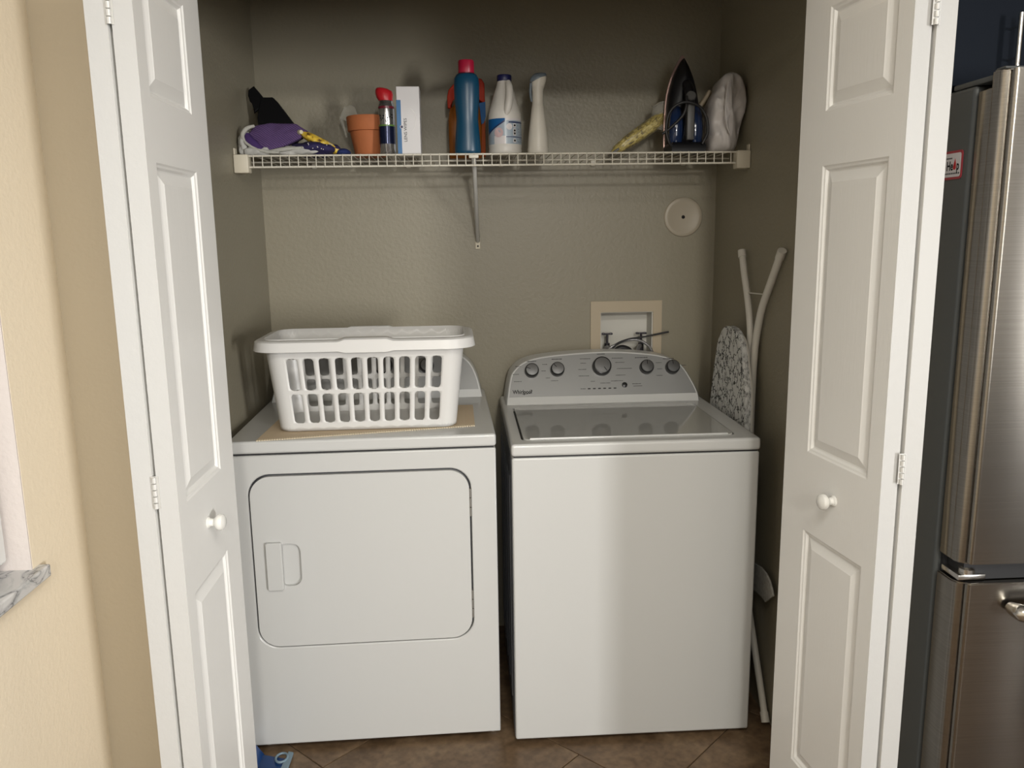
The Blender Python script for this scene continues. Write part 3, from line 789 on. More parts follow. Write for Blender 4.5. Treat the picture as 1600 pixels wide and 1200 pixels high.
# rim: turned-over band, raised at the hand-holds in the middle of the long sides
def rim_ring(off, z, rise):
    out = []
    for side in range(4):
        hx, hy, r = bk_pt(0, 1.0); hx += off; hy += off; r += off
        L = (2*hx-2*r) if side % 2 == 0 else (2*hy-2*r)
        n = 28 if side % 2 == 0 else 8
        for k in range(n):
            t = k/n
            p = ((-hx+r+L*t, -hy), (hx, -hy+r+L*t), (hx-r-L*t, hy), (-hx, hy-r-L*t))[side]
            bump = 0.0
            if side % 2 == 0:
                bump = 1.0 if 0.37 < t < 0.66 else 0.0
            out.append((p[0], p[1], z+rise*bump))
        cx, cy = ((hx-r, -hy+r), (hx-r, hy-r), (-hx+r, hy-r), (-hx+r, -hy+r))[side]
        for k in range(8):
            ang = math.radians(-90+90*side+90*k/8); out.append((cx+r*math.cos(ang), cy+r*math.sin(ang), z))
    return out
RZ = HB+0.000
rings = [rim_ring(0.0, RZ-0.004, 0.0), rim_ring(0.0, RZ+0.001, 0.006), rim_ring(0.004, RZ+0.0035, 0.006), rim_ring(0.022, RZ+0.002, 0.006), rim_ring(0.028, RZ-0.002, 0.006), rim_ring(0.0325, RZ-0.027, -0.004), rim_ring(0.030, RZ-0.028, -0.004), rim_ring(0.0255, RZ-0.006, 0.004), rim_ring(0.005, RZ-0.003, 0.004), rim_ring(0.0035, RZ-0.006, 0.0)]
bm = bmesh.new(); R_ = [[bm.verts.new(p) for p in rg] for rg in rings]; nn = len(R_[0])
for a, b in zip(R_, R_[1:]+R_[:1]):
    for k in range(nn): bm.faces.new((a[k], a[(k+1) % nn], b[(k+1) % nn], b[k]))
fin('rim', bm, M['white_plastic'], bk, 45)

# ------------------------------------------------------------------ wire shelf
SZ = 1.7285; SY0, SY1 = 0.416, 0.742
sh = tag(empty('wire_shelf', (0, YB, SZ)), 'ivory wire shelf along the closet back wall', 'shelf')
def shp(p): return (p[0], p[1]-YB, p[2]-SZ)
bm = bmesh.new()
for y, z, r in ((SY0, 1.7285, 0.0030), (SY0, 1.6955, 0.0032)): atube(bm, [shp((-0.790, y, z)), shp((0.770, y, z))], r, 8)
fin('front_rail', bm, M['wire'], sh, 60)
bm = bmesh.new()
for y, z, r in ((0.580, 1.7235, 0.0030), (SY1, 1.7235, 0.0030)): atube(bm, [shp((-0.790, y, z)), shp((0.770, y, z))], r, 8)
fin('cross_rod', bm, M['wire'], sh, 60)
bm = bmesh.new(); atube(bm, [(0, SY0-0.0035-YB, 1.6935-SZ), (0, SY0-0.0035-YB, 1.7285-SZ), (0, SY0+0.0005-YB, 1.7310-SZ), (0, SY1-YB, 1.7280-SZ)], 0.00155, 6)
wm = fin('wire', bm, M['wire'], sh, 60)
x = -0.7440; first = True
while x < 0.745:
    if first: wm.location = (x, 0, 0); first = False
    else:
        c = wm.copy(); COL.objects.link(c); c.location = (x, 0, 0)
    x += 0.02665
for s, xa, xb in ((-1, XCL+0.001, -0.7575), (1, 0.7385, XCR-0.001)):
    bm = bmesh.new(); abox(bm, xa, xb, SY0-0.012-YB, SY0+0.028-YB, 1.678-SZ, 1.733-SZ, 0.004)
    xw = xa if s < 0 else xb
    abox(bm, min(xw, xw-s*0.004), max(xw, xw-s*0.004), SY0-0.004-YB, SY0+0.02-YB, 1.728-SZ, 1.752-SZ, 0.001, 1)
    fin('end_bracket', bm, M['bracket'], sh)
br = tube('support_brace', [shp((-0.0805, SY0+0.002, 1.722)), shp((-0.0790, 0.440, 1.700)), shp((-0.0665, 0.742, 1.464))], 0.0072, M['brace'], sh, 12)
bm = bmesh.new(); abox(bm, -0.0755, -0.0575, 0.7475-YB, -0.0008, 1.435-SZ, 1.475-SZ, 0.0015, 1); fin('brace_foot', bm, M['bracket'], sh)
bm = bmesh.new(); alathe(bm, [(0.0032, 0), (0.0032, 0.0015), (0, 0.0022)], n=12, M4=Matrix.Rotation(PI/2, 4, 'X')); bm.transform(Matrix.Translation((-0.0665, 0.747-YB, 1.4455-SZ))); fin('screw', bm, M['ink'], sh)
bm = bmesh.new(); abox(bm, -0.095, -0.065, SY0-0.008-YB, SY0+0.004-YB, 1.716-SZ, 1.727-SZ, 0.003); fin('rail_clip', bm, M['wire'], sh)
for xc in (-0.62, -0.30, 0.02, 0.34, 0.66):
    bm = bmesh.new(); abox(bm, xc-0.008, xc+0.008, SY1-0.004-YB, -0.0008, 1.715-SZ, 1.736-SZ, 0.002, 1)
    fin('wall_clip', bm, M['wire'], sh)

# ------------------------------------------------------------------ wall fittings
pl_ = tag(empty('vent_cover_plate', (0.666, YB, 1.537)), 'round painted cover plate with one screw high on the back wall', 'cover plate')
bm = bmesh.new(); alathe(bm, [(0.069, 0), (0.069, 0.004), (0.066, 0.0062), (0.055, 0.0062), (0.046, 0.0040), (0.020, 0.0028), (0, 0.0025)], n=56, M4=Matrix.Rotation(PI/2, 4, 'X')); bm.transform(Matrix.Translation((0, -0.0005, 0))); fin('plate', bm, M['plate'], pl_, 60)
bm = bmesh.new(); alathe(bm, [(0.0062, 0.002), (0.0062, 0.0042), (0, 0.0052)], n=16, M4=Matrix.Rotation(PI/2, 4, 'X')); fin('screw', bm, M['ink'], pl_)

ob = tag(empty('washer_outlet_box', (0.467, YB, 1.12)), 'beige recessed water outlet box with two valves behind the washer', 'outlet box')
bm = bmesh.new(); plate_hole(bm, 0.335-0.467, 0.595-0.467, 0.985-1.12, 1.243-1.12, rrect(OX0-0.467, OX1-0.467, OZ0-1.12, OZ1-1.12, 0.003, 3), -0.007, -0.0006, 3)
fin('frame', bm, M['outlet'], ob, 30)
bm = bmesh.new()
hx = 0.096; z0, z1 = OZ0-1.12, OZ1-1.12
for b in ((-hx, -hx+0.003, 0.0, 0.085, z0, z1), (hx-0.003, hx, 0.0, 0.085, z0, z1), (-hx+0.003, hx-0.003, 0.0, 0.085, z1-0.003, z1), (-hx+0.003, hx-0.003, 0.0, 0.085, z0, z0+0.003), (-hx+0.003, hx-0.003, 0.082, 0.085, z0+0.003, z1-0.003)): abox(bm, *b)
fin('recess_box', bm, M['outlet_in'], ob)
for xv_ in (0.403, 0.529):
    bm = bmesh.new(); xx = xv_-0.467
    atube(bm, [(xx, 0.035, -0.09), (xx, 0.035, -0.035)], 0.010, 12)
    atube(bm, [(xx, 0.035, -0.04), (xx, 0.035, -0.002)], 0.0045, 10)
    abox(bm, xx-0.020, xx+0.020, 0.030, 0.040, -0.003, 0.003, 0.002)
    for q in (-0.014, 0.014): abox(bm, xx+q-0.006, xx+q+0.006, 0.028, 0.042, -0.004, 0.004, 0.003)
    fin('valve', bm, M['valve'], ob)
hs = [((0.403, 0.787, 1.070), (0.398, 0.765, 1.073), (0.383, 0.745, 1.062), (0.362, 0.722, 1.020), (0.35, 0.715, 0.90)),
      ((0.529, 0.787, 1.070), (0.520, 0.768, 1.075), (0.508, 0.745, 1.060), (0.495, 0.722, 1.015), (0.49, 0.716, 0.90))]
for q, pts in enumerate(hs):
    h = tube('supply_hose', [(p[0]-0.467, p[1]-YB, p[2]-1.12) for p in pts], 0.0072, M['hose'], ob, 10, 6)
tube('drain_tube', [(a-0.467, 0.742-YB, b-1.12) for a, b in ((0.40, 0.95), (0.412, 1.03), (0.432, 1.066), (0.455, 1.072), (0.478, 1.060), (0.488, 1.03), (0.49, 0.95))], 0.011, M['rubber'], ob, 12, 6)
dh = tube('drain_hose', [(a-0.467, 0.735-YB, b-1.12) for a, b in ((0.372, 0.95), (0.392, 1.056), (0.425, 1.086), (0.460, 1.100), (0.496, 1.103), (0.527, 1.093), (0.551, 1.072), (0.566, 1.034), (0.57, 0.95))], 0.0048, M['hose'], ob, 10, 6)
cb3 = tag(tube('black_cable', [(0.385, 0.722, 1.02), (0.405, 0.725, 1.062), (0.432, 0.729, 1.091), (0.472, 0.731, 1.106), (0.519, 0.730, 1.112), (0.616, 0.722, 1.131)], 0.0032, M['rubber'], None, 8, 6), 'stiff black cable end sticking out of the wall outlet box', 'cable')

# ------------------------------------------------------------------ ironing board in the gap right of the washer
ib = tag(empty('ironing_board', (0.745, 0.25, 0)), 'folded ironing board with black crackle print cover standing beside the washer', 'ironing board')
def ibp(p): return (p[0]-0.745, p[1]-0.25, p[2])
outl = [(0.18, 0.60), (0.18, 0.955), (0.205, 1.060), (0.245, 1.150), (0.285, 1.180), (0.340, 1.190), (0.395, 1.183), (0.450, 1.150), (0.480, 1.080), (0.515, 0.960), (0.530, 0.860), (0.53, 0.60)]
sm_ = [Vector((a, b, 0)) for a, b in outl]; sm_ = catmull(sm_, 4)
def ib_board(name, x0, x1, grow, m, bev):
    cy = 0.355
    bm = bmesh.new(); aprism(bm, [(cy+(p.x-cy)*grow, (p.y if p.y < 0.9 else 0.9+(p.y-0.9)*grow)) for p in sm_], x0, x1, bev, lambda a, y, z: (y-0.745, a-0.25, z))
    return fin(name, bm, m, ib, 50)
ib_board('cover', 0.715, 0.733, 1.0, M['crackle'], 0.005)
ib_board('board', 0.7335, 0.741, 0.96, M['tube'], 0.0)
tube('leg', [ibp(p) for p in ((0.758, 0.383, 1.418), (0.757, 0.352, 1.355), (0.757, 0.316, 1.285), (0.756, 0.285, 1.216), (0.756, 0.275, 1.155), (0.756, 0.275, 1.0), (0.756, 0.275, 0.70))], 0.0105, M['tube'], ib, 12, 6)
tube('leg', [ibp(p) for p in ((0.765, 0.079, 1.425), (0.765, 0.146, 1.341), (0.765, 0.208, 1.261), (0.765, 0.243, 1.18), (0.762, 0.252, 1.10), (0.760, 0.252, 0.976), (0.760, 0.252, 0.70))], 0.0112, M['tube'], ib, 12, 6)
tube('leg', [ibp(p) for p in ((0.765, 0.040, 0.018), (0.765, 0.080, 0.085), (0.764, 0.160, 0.216), (0.762, 0.260, 0.40), (0.760, 0.30, 0.62))], 0.0105, M['tube'], ib, 12, 4)
for p, q in (((0.758, 0.386, 1.425), (0.757, 0.376, 1.404)), ((0.765, 0.074, 1.431), (0.765, 0.093, 1.408)), ((0.765, 0.036, 0.012), (0.765, 0.052, 0.038))):
    tube('foot_cap', [ibp(p), ibp(q)], 0.0128, M['tube'], ib, 12)
tube('spreader_wire', [ibp((0.757, 0.330, 1.297)), ibp((0.765, 0.165, 1.302))], 0.0022, M['tube'], ib, 8)
arc_o = [(0.180, 0.468), (0.150, 0.474), (0.112, 0.482), (0.070, 0.480), (0.040, 0.470), (0.020, 0.453), (0.008, 0.436)]
arc_i = [(0.180, 0.382), (0.150, 0.388), (0.122, 0.392), (0.105, 0.394), (0.090, 0.396), (0.076, 0.394), (0.066, 0.390)]
bm = bmesh.new(); aprism(bm, arc_o+arc_i[::-1], 0.757, 0.763, 0.001, lambda a, y, z: (y-0.745, a-0.25, z))
fin('cover_flap', bm, mat('grey_speckled_felt', (0.42, 0.41, 0.38), 0.9, var=(90, 0.4)), ib)

# ------------------------------------------------------------------ things on the shelf (left to right)
Z0 = 1.7330
# crumpled white rag
def blob(name, c, rad, m, amp=0.25, sc1=14, seed=1.0, parent=None, flat=True, sub=4):
    bm = bmesh.new(); bmesh.ops.create_icosphere(bm, subdivisions=sub, radius=1.0)
    for v in bm.verts:
        p = Vector((v.co.x*rad[0], v.co.y*rad[1], v.co.z*rad[2]))
        d = fbm(p, sc1, seed); rdg = 1-abs(noise.noise(p*sc1*1.7+Vector((seed*3, 0, 0))))*2
        p = p*(1+amp*d+amp*0.4*rdg)
        v.co = p+Vector(c)
        if flat: v.co.z = max(v.co.z, 0.0006)
    return fin(name, bm, m, parent, True)
wr_ = tag(empty('crumpled_rag', (-0.70, 0.55, Z0)), 'crumpled grey-white cloth rag in the left corner of the shelf', 'cloth')
blob('rag_body', (0.03, 0.01, 0.009), (0.125, 0.075, 0.011), M['cloth_white'], 0.30, 26, 2.0, wr_)
blob('rag_fold', (-0.078, -0.02, 0.044), (0.018, 0.055, 0.040), M['cloth_white'], 0.22, 30, 5.0, wr_)
blob('rag_fold', (-0.082, -0.088, 0.030), (0.015, 0.022, 0.030), M['cloth_white'], 0.32, 45, 7.0, wr_)
blob('rag_fold', (-0.035, -0.105, 0.011), (0.040, 0.012, 0.013), M['cloth_white'], 0.35, 40, 8.0, wr_)
blob('rag_fold', (0.075, -0.092, 0.012), (0.055, 0.014, 0.014), M['cloth_white'], 0.35, 40, 3.5, wr_)
for pts in ([(-0.045, -0.092, 0.088), (-0.066, -0.100, 0.080), (-0.080, -0.103, 0.060), (-0.072, -0.107, 0.040), (-0.045, -0.111, 0.022), (-0.010, -0.114, 0.010), (0.03, -0.114, 0.007)],
            [(-0.005, -0.106, 0.010), (0.05, -0.104, 0.018), (0.10, -0.100, 0.020), (0.135, -0.09, 0.013)]):
    tube('hem', pts, [0.0045, 0.0075, 0.0050, 0.0070, 0.0040], mat('pale_hem', (0.44, 0.43, 0.385), 0.9, var=(60, 0.3), bump=(90, 0.8, 0.004)), wr_, 8, 5)
# navy cloth under it
nv_ = tag(empty('navy_cloth', (-0.56, 0.53, Z0)), 'dark navy cloth with small white dots lying on the left shelf', 'cloth')
blob('cloth_body', (-0.015, -0.018, 0.020), (0.075, 0.075, 0.024), M['cloth_navy'], 0.22, 22, 9.0, nv_)
blob('cloth_tail', (0.071, -0.02, 0.011), (0.024, 0.035, 0.012), mat('blue_cloth_tail', (0.012, 0.025, 0.12), 0.8), 0.2, 25, 4.0, nv_)
bm = bmesh.new()
for q in range(9):
    a = random.uniform(-0.05, 0.045); b = random.uniform(0.012, 0.034)
    abox(bm, a-0.0015, a+0.0015, -0.0935, -0.0915, b-0.0015, b+0.0015, 0.0007, 1)
dt = fin('printed_dots', bm, M['lab_white'], nv_); dt['kind'] = 'stuff'
# purple cloth: thick folded sheet
pc = [(-0.769, 1.800), (-0.754, 1.826), (-0.707, 1.835), (-0.630, 1.833), (-0.596, 1.812), (-0.613, 1.789), (-0.660, 1.763), (-0.709, 1.744), (-0.744, 1.750)]
pcs = []
for k in range(len(pc)):
    (xa, za), (xb, zb) = pc[k], pc[(k+1) % len(pc)]
    for j in range(6):
        t = j/6; pcs.append(Vector((xa+(xb-xa)*t+0.0016*noise.noise((k, t*3, 1)), za+(zb-za)*t+0.0016*noise.noise((k, t*3, 5)), 0)))
cxp, czp = -0.69, 1.793
bm = bmesh.new(); rings = []
def pl_y(x, z, back): return 0.455+0.55*(z-1.745)+0.10*(x+0.69)+(0.045 if back else 0)
prevs = []
for back in (0, 1):
    rs = []
    seq = (1.0, 0.94, 0.80, 0.60, 0.35) if not back else (0.98, 0.80, 0.5)
    for s in seq:
        rr_ = []
        for p in pcs:
            x = cxp+(p.x-cxp)*s; z = czp+(p.y-czp)*s
            bulge = (1-s)**0.5*0.008
            y = pl_y(x, z, back)+(bulge if back else -bulge)+0.006*fbm((x, z, 0), 22, 3.0)+0.005*abs(noise.noise((x*38-z*30, z*9, 2)))
            rr_.append(bm.verts.new((x+0.69, y-0.53, z-Z0)))
        rs.append(rr_)
    prevs.append(rs)
n_ = len(pcs)
for rs in prevs:
    for a, b in zip(rs, rs[1:]):
        for k in range(n_): bm.faces.new((a[k], a[(k+1) % n_], b[(k+1) % n_], b[k]))
    bm.faces.new(rs[-1])
a, b = prevs[0][0], prevs[1][0]
for k in range(n_): bm.faces.new((a[k], a[(k+1) % n_], b[(k+1) % n_], b[k]))
pcl = tag(empty('purple_cloth', (-0.69, 0.53, Z0)), 'folded ribbed purple cloth draped over the rags on the shelf', 'cloth')
fin('cloth_body', bm, M['purple'], pcl, True)
tube('folded_edge', [(x+0.69, pl_y(x, z, 0)-0.53-0.014, z-Z0) for x, z in ((-0.770, 1.795), (-0.762, 1.778), (-0.745, 1.764), (-0.722, 1.748))], [0.010, 0.015, 0.014, 0.009], mat('purple_fold', (0.055, 0.022, 0.125), 0.8), pcl, 10, 5)
# yellow printed pouch
yb = tag(empty('yellow_pouch', (-0.545, 0.50, Z0+0.036), 0, (0, math.radians(27), math.radians(0))), 'yellow and brown printed cloth pouch leaning on the navy cloth', 'pouch')
bm = bmesh.new(); bmesh.ops.create_icosphere(bm, subdivisions=4, radius=1.0)
for v in bm.verts:
    p = v.co; e = 1.0-0.25*p.x
    sx_ = math.copysign(abs(p.x)**0.75, p.x)
    v.co = Vector((sx_*0.077, p.y*0.032*e, p.z*0.0145*e))*(1+0.06*noise.noise(p*3))
fin('pouch_body', bm, M['yellow'], yb, True)
tube('pouch_mouth', [(-0.072, 0.020, 0.003), (-0.079, 0.006, 0.001), (-0.079, -0.008, 0.0), (-0.073, -0.022, 0.003)], [0.006, 0.009, 0.009, 0.006], mat('cream_lining', (0.66, 0.60, 0.42), 0.8), yb, 8, 4)
# black dustpan leaning in the corner
dpoly = [(-0.792, 1.950), (-0.776, 1.963), (-0.763, 1.948), (-0.749, 1.930), (-0.715, 1.926), (-0.702, 1.913), (-0.650, 1.844), (-0.628, 1.805), (-0.640, 1.775), (-0.745, 1.775), (-0.753, 1.806), (-0.762, 1.861), (-0.773, 1.876), (-0.773, 1.902), (-0.786, 1.913), (-0.793, 1.933)]
dpn = tag(empty('black_dustpan', (-0.70, 0.60, 1.775)), 'black hand dustpan leaning in the left corner of the shelf', 'dustpan')
f_ = lambda x, y, z: (x+0.70, y-0.60+0.35*(z-1.86), z-1.775)
prism('pan', [p for p in dpoly[4:12]]+[(-0.752, 1.926)], 0.572, 0.600, M['black'], dpn, 0.003, f_)
prism('handle', [dpoly[i] for i in (0, 1, 2, 3)]+[(-0.738, 1.915), (-0.752, 1.892)]+[dpoly[i] for i in (12, 13, 14, 15)], 0.574, 0.594, M['black'], dpn, 0.004, f_)
# clear spray head behind the pot
nz = tag(empty('clear_spray_head', (-0.487, 0.66, Z0)), 'cloudy clear plastic sprayer head behind the terracotta pot', 'sprayer')
prism('trigger_head', [(-0.022, 0.135), (-0.030, 0.128), (-0.012, 0.170), (0.010, 0.178), (0.026, 0.172), (0.034, 0.135), (0.052, 0.112), (0.040, 0.105), (0.008, 0.122)], -0.010, 0.010, M['clear'], nz, 0.003)
tube('trigger', [(-0.024, 0, 0.138), (-0.016, 0, 0.110), (-0.008, 0, 0.075)], [0.007, 0.006, 0.004], M['clear'], nz, 8, 4)
lathe('spray_bottle', [(0.028, 0.0), (0.030, 0.004), (0.030, 0.055), (0.016, 0.090), (0.0135, 0.108)], M['clear'], (0.040, 0.02, 0), nz, 24)
# terracotta pot
pt = tag(empty('terracotta_pot', (-0.405, 0.535, Z0)), 'small terracotta flower pot beside the spray can', 'flower pot')
bm = bmesh.new(); alathe(bm, [(0, 0.0), (0.046, 0.0), (0.048, 0.003), (0.0615, 0.074), (0.0605, 0.0765), (0.0675, 0.077), (0.0685, 0.079), (0.0715, 0.119), (0.070, 0.1215), (0.064, 0.1215), (0.0625, 0.117), (0.042, 0.010), (0, 0.009)], n=48)
fin('pot', bm, M['terracotta'], pt, 40)
# aerosol can
cn = tag(empty('aerosol_can', (-0.344, 0.455, Z0)), 'silver aerosol spray can with a red angled nozzle cap', 'spray can')
lathe('can_body', [(0, 0.0), (0.0225, 0), (0.0245, 0.003), (0.0245, 0.140), (0.0235, 0.146), (0.021, 0.150), (0.021, 0.157), (0.017, 0.162), (0, 0.162)], M['can'], parent=cn, n=40)
def band(name, r, z0, z1, m, par, a0=-PI, a1=PI, c=(0, 0), n=36, th=0.0004, rf=None):
    bm = bmesh.new(); rings = []
    zz = [z0+(z1-z0)*i/4 for i in range(5)] if rf else [z0, z1]
    full = abs(a1-a0-2*PI) < 1e-6
    for z in zz:
        rr = rf(z)+th if rf else r+th
        rings.append([bm.verts.new((c[0]+rr*math.cos(a0+(a1-a0)*k/n), c[1]+rr*math.sin(a0+(a1-a0)*k/n), z)) for k in range(n+1)])
    for a, b in zip(rings, rings[1:]):
        for k in range(n): bm.faces.new((a[k], a[k+1], b[k+1], b[k]))
    bmesh.ops.remove_doubles(bm, verts=bm.verts, dist=1e-6)
    return fin(name, bm, m, par, True, False)
band('label_dark', 0.0245, 0.030, 0.082, M['can_label'], cn)
band('label_green', 0.0245, 0.082, 0.087, M['green'], cn)
band('collar', 0.0245, 0.134, 0.141, M['maroon'], cn)
it_ = [(random.uniform(-2.5, -0.7), random.uniform(0.093, 0.118), random.uniform(0.05, 0.16)) for _ in range(16)]
bm = bmesh.new()
for a, z, l in it_:
    vs = [bm.verts.new((0.0249*math.cos(t), 0.0249*math.sin(t), zz)) for t, zz in ((a, z), (a+l, z), (a+l, z+0.004), (a, z+0.004))]; bm.faces.new(vs)
pm_ = fin('label_print', bm, M['ink'], cn, False); pm_['kind'] = 'stuff'
rings = []
for z, rx, ry, cx_ in ((0.158, 0.0215, 0.0215, 0.0), (0.166, 0.0245, 0.0225, -0.003), (0.178, 0.0270, 0.022, -0.004), (0.188, 0.0255, 0.020, -0.005), (0.194, 0.018, 0.016, -0.009), (0.196, 0.010, 0.010, -0.011)):
    rings.append([(cx_+rx*math.cos(2*PI*k/28), ry*math.sin(2*PI*k/28), z-0.10*(rx*math.cos(2*PI*k/28)) if z > 0.16 else z) for k in range(28)])
loft('nozzle_cap', rings, M['red'], cn)
# carton
bx = tag(empty('white_carton', (-0.2785, 0.500, Z0)), 'tall white carton with a blue side strip and vertical lettering', 'box')
box('carton_body', (-0.0355, 0.0355, -0.020, 0.055, 0, 0.205), M['card'], bx, 0.0012, 1)
box('blue_strip', (-0.0358, -0.0225, -0.0206, -0.019, 0.0005, 0.165), M['cardblue'], bx)
bm = bmesh.new(); alathe(bm, [(0.0052, 0), (0.0052, 0.0006), (0, 0.0006)], n=20, M4=Matrix.Rotation(PI/2, 4, 'X')); bm.transform(Matrix.Translation((-0.0215, -0.0206, 0.085))); em_ = fin('emblem_ring', bm, M['lab_white'], bx)
bm = bmesh.new(); alathe(bm, [(0.0040, 0), (0.0040, 0.0004), (0, 0.0004)], n=20, M4=Matrix.Rotation(PI/2, 4, 'X')); bm.transform(Matrix.Translation((-0.0215, -0.0212, 0.085))); fin('emblem', bm, M['lab_navy'], bx)
Fv = Matrix(((0, -1, 0, -0.0060), (0, 0, -1, -0.0204), (1, 0, 0, 0.040), (0, 0, 0, 1)))
text_mesh('carton_lettering', 'LENS WIPES', 0.0135, M['ink_soft'], Fv, bx, 0.0002)
tube('carton_arc_print', [(0.004+0.018*math.cos(a), -0.0203, 0.105+0.035*math.sin(a)) for a in [i*PI/16 for i in range(-6, 9)]], 0.0005, M['hinge'], bx, 6)
# blue squeeze bottle
bb = tag(empty('blue_bottle', (-0.0965, 0.470, Z0)), 'tall blue plastic bottle with a crimson flip cap', 'bottle')
lathe('bottle_body', [(0, 0), (0.036, 0), (0.0395, 0.003), (0.0405, 0.012), (0.0385, 0.045), (0.0350, 0.085), (0.0335, 0.105), (0.0355, 0.135), (0.0385, 0.165), (0.0392, 0.205), (0.0375, 0.225), (0.031, 0.236), (0.024, 0.240), (0, 0.240)], M['bluebottle'], parent=bb, n=40, sy=0.72)
bm = bmesh.new(); alathe(bm, [(0, 0.239), (0.0235, 0.239), (0.0245, 0.242), (0.0245, 0.272), (0.0225, 0.278), (0.012, 0.280), (0, 0.280)], n=32, sy=0.85)
fin('flip_cap', bm, M['crimson'], bb, 40)
band('shoulder_ring', 0.0245, 0.2385, 0.2405, M['maroon'], bb, th=0.0006)
# amber trigger spray behind it
ab = tag(empty('amber_spray_bottle', (-0.098, 0.625, Z0)), 'amber cleaner spray bottle with red trigger head behind the blue bottle', 'spray bottle')
rings = []
for z, hx_, hy_ in ((0, 0.056, 0.026), (0.004, 0.059, 0.029), (0.12, 0.0595, 0.029), (0.155, 0.055, 0.027), (0.175, 0.034, 0.022), (0.190, 0.017, 0.017), (0.20, 0.015, 0.015)):
    rings.append([(hx_*math.copysign(abs(math.cos(2*PI*k/32))**0.6, math.cos(2*PI*k/32)), hy_*math.copysign(abs(math.sin(2*PI*k/32))**0.6, math.sin(2*PI*k/32)), z) for k in range(32)])
loft('bottle_body', rings, M['amber'], ab)
prism('trigger_head', [(-0.060, 0.160), (-0.061, 0.195), (-0.056, 0.216), (-0.030, 0.245), (0.030, 0.256), (0.052, 0.250), (0.061, 0.236), (0.062, 0.176), (0.045, 0.180), (0.020, 0.200), (-0.020, 0.200), (-0.046, 0.190), (-0.048, 0.160)], -0.013, 0.013, M['redor'], ab, 0.004)
prism('side_label', [(0.040, 0.172), (0.0625, 0.176), (0.0628, 0.130), (0.057, 0.110), (0.048, 0.105), (0.046, 0.150)], -0.0315, -0.0260, M['lab_blue'], ab, 0.001)
prism('orange_panel', [(0.046, 0.004), (0.0605, 0.004), (0.0612, 0.118), (0.050, 0.110)], -0.0305, -0.0255, M['orange_label'], ab, 0.001)
# bleach bottle
bl = tag(empty('bleach_bottle', (0.0210, 0.490, Z0)), 'white bleach bottle with navy cap and blue picture label', 'bottle')
def rf_bleach(z): return 0.0520
lathe('bottle_body', [(0, 0), (0.048, 0), (0.0515, 0.004), (0.052, 0.012), (0.0505, 0.018), (0.052, 0.022), (0.052, 0.108), (0.0505, 0.124), (0.046, 0.140), (0.036, 0.172), (0.0265, 0.200), (0.0225, 0.214), (0.021, 0.220), (0, 0.220)], M['bleach'], parent=bl, n=44)
tube('grip', [(0.010, -0.024, 0.214), (0.013, -0.036, 0.196), (0.013, -0.043, 0.172), (0.010, -0.0455, 0.148), (0.006, -0.046, 0.128), (0.002, -0.044, 0.112)], [0.009, 0.0115, 0.012, 0.0125, 0.011, 0.007], M['bleach'], bl, 14, 5)
lathe('cap', [(0.0222, 0.2195), (0.0228, 0.221), (0.0228, 0.235), (0.0215, 0.238), (0, 0.238)], M['navycap'], parent=bl, n=32)
band('label', 0.052, 0.028, 0.104, M['lab_pale'], bl, -PI*0.93, -PI*0.07)
# printed picture label: cut pieces on the curved surface
def patch(name, pts, m, th=0.0008):
    bm = bmesh.new(); vs = [bm.verts.new(((0.052+th)*math.cos(a), (0.052+th)*math.sin(a), z)) for a, z in pts]; bm.faces.new(vs); return fin(name, bm, m, bl, False, False)
def arcpatch(name, a0, a1, z0, z1, m, th=0.0007): return band(name, 0.052, z0, z1, m, bl, a0, a1, n=12, th=th)
arcpatch('label_white_field', -2.30, -1.58, 0.028, 0.052, M['lab_white'])
arcpatch('label_top_stripe', -1.55, -0.25, 0.098, 0.104, M['lab_white'])
arcpatch('label_bar', -1.40, -0.25, 0.0905, 0.0945, M['lab_navy'])
arcpatch('label_bar', -1.55, -0.25, 0.0475, 0.0498, M['lab_navy'])
bm = bmesh.new(); N = 18
for k in range(N):
    a0, a1 = -2.92+(1.30)*k/N, -2.92+1.30*(k+1)/N
    zt = 0.104
    zb0 = max(0.058, 0.058+0.040*(k/N)); zb1 = max(0.058, 0.058+0.040*((k+1)/N))
    bm.faces.new([bm.verts.new((0.0528*math.cos(a), 0.0528*math.sin(a), z)) for a, z in ((a0, zb0), (a1, zb1), (a1, zt), (a0, zt))])
fin('label_blue_field', bm, M['lab_blue'], bl, False, False)
bm = bmesh.new(); N = 18
for k in range(N):
    a0, a1 = -2.92+(1.30)*k/N, -2.92+1.30*(k+1)/N
    zb0 = 0.054+0.040*(k/N); zb1 = 0.054+0.040*((k+1)/N)
    bm.faces.new([bm.verts.new((0.0530*math.cos(a), 0.0530*math.sin(a), z)) for a, z in ((a0, zb0), (a1, zb1), (a1, zb1+0.005), (a0, zb0+0.005))])
fin('label_stripe', bm, M['lab_navy'], bl, False, False)
def disc_on(name, ac, zc, r, m, th):
    bm = bmesh.new()
    bm.faces.new([bm.verts.new(((0.052+th)*math.cos(ac+r/0.052*math.cos(t)), (0.052+th)*math.sin(ac+r/0.052*math.cos(t)), zc+r*math.sin(t))) for t in [2*PI*k/20 for k in range(20)]])
    return fin(name, bm, m, bl, False, False)
disc_on('label_flower', -2.00, 0.062, 0.0145, M['lab_pink'], 0.0014)
disc_on('label_seal', -1.36, 0.079, 0.0095, M['lab_white'], 0.0012)
for z in (0.083, 0.068, 0.059, 0.038):
    arcpatch('label_pictogram', -1.12, -0.92, z-0.006, z+0.006, M['lab_white'], 0.0010)
    disc_on('label_symbol', -1.02, z, 0.0033, M['ink'], 0.0016)
bm = bmesh.new(); rr_ = random.Random(5)
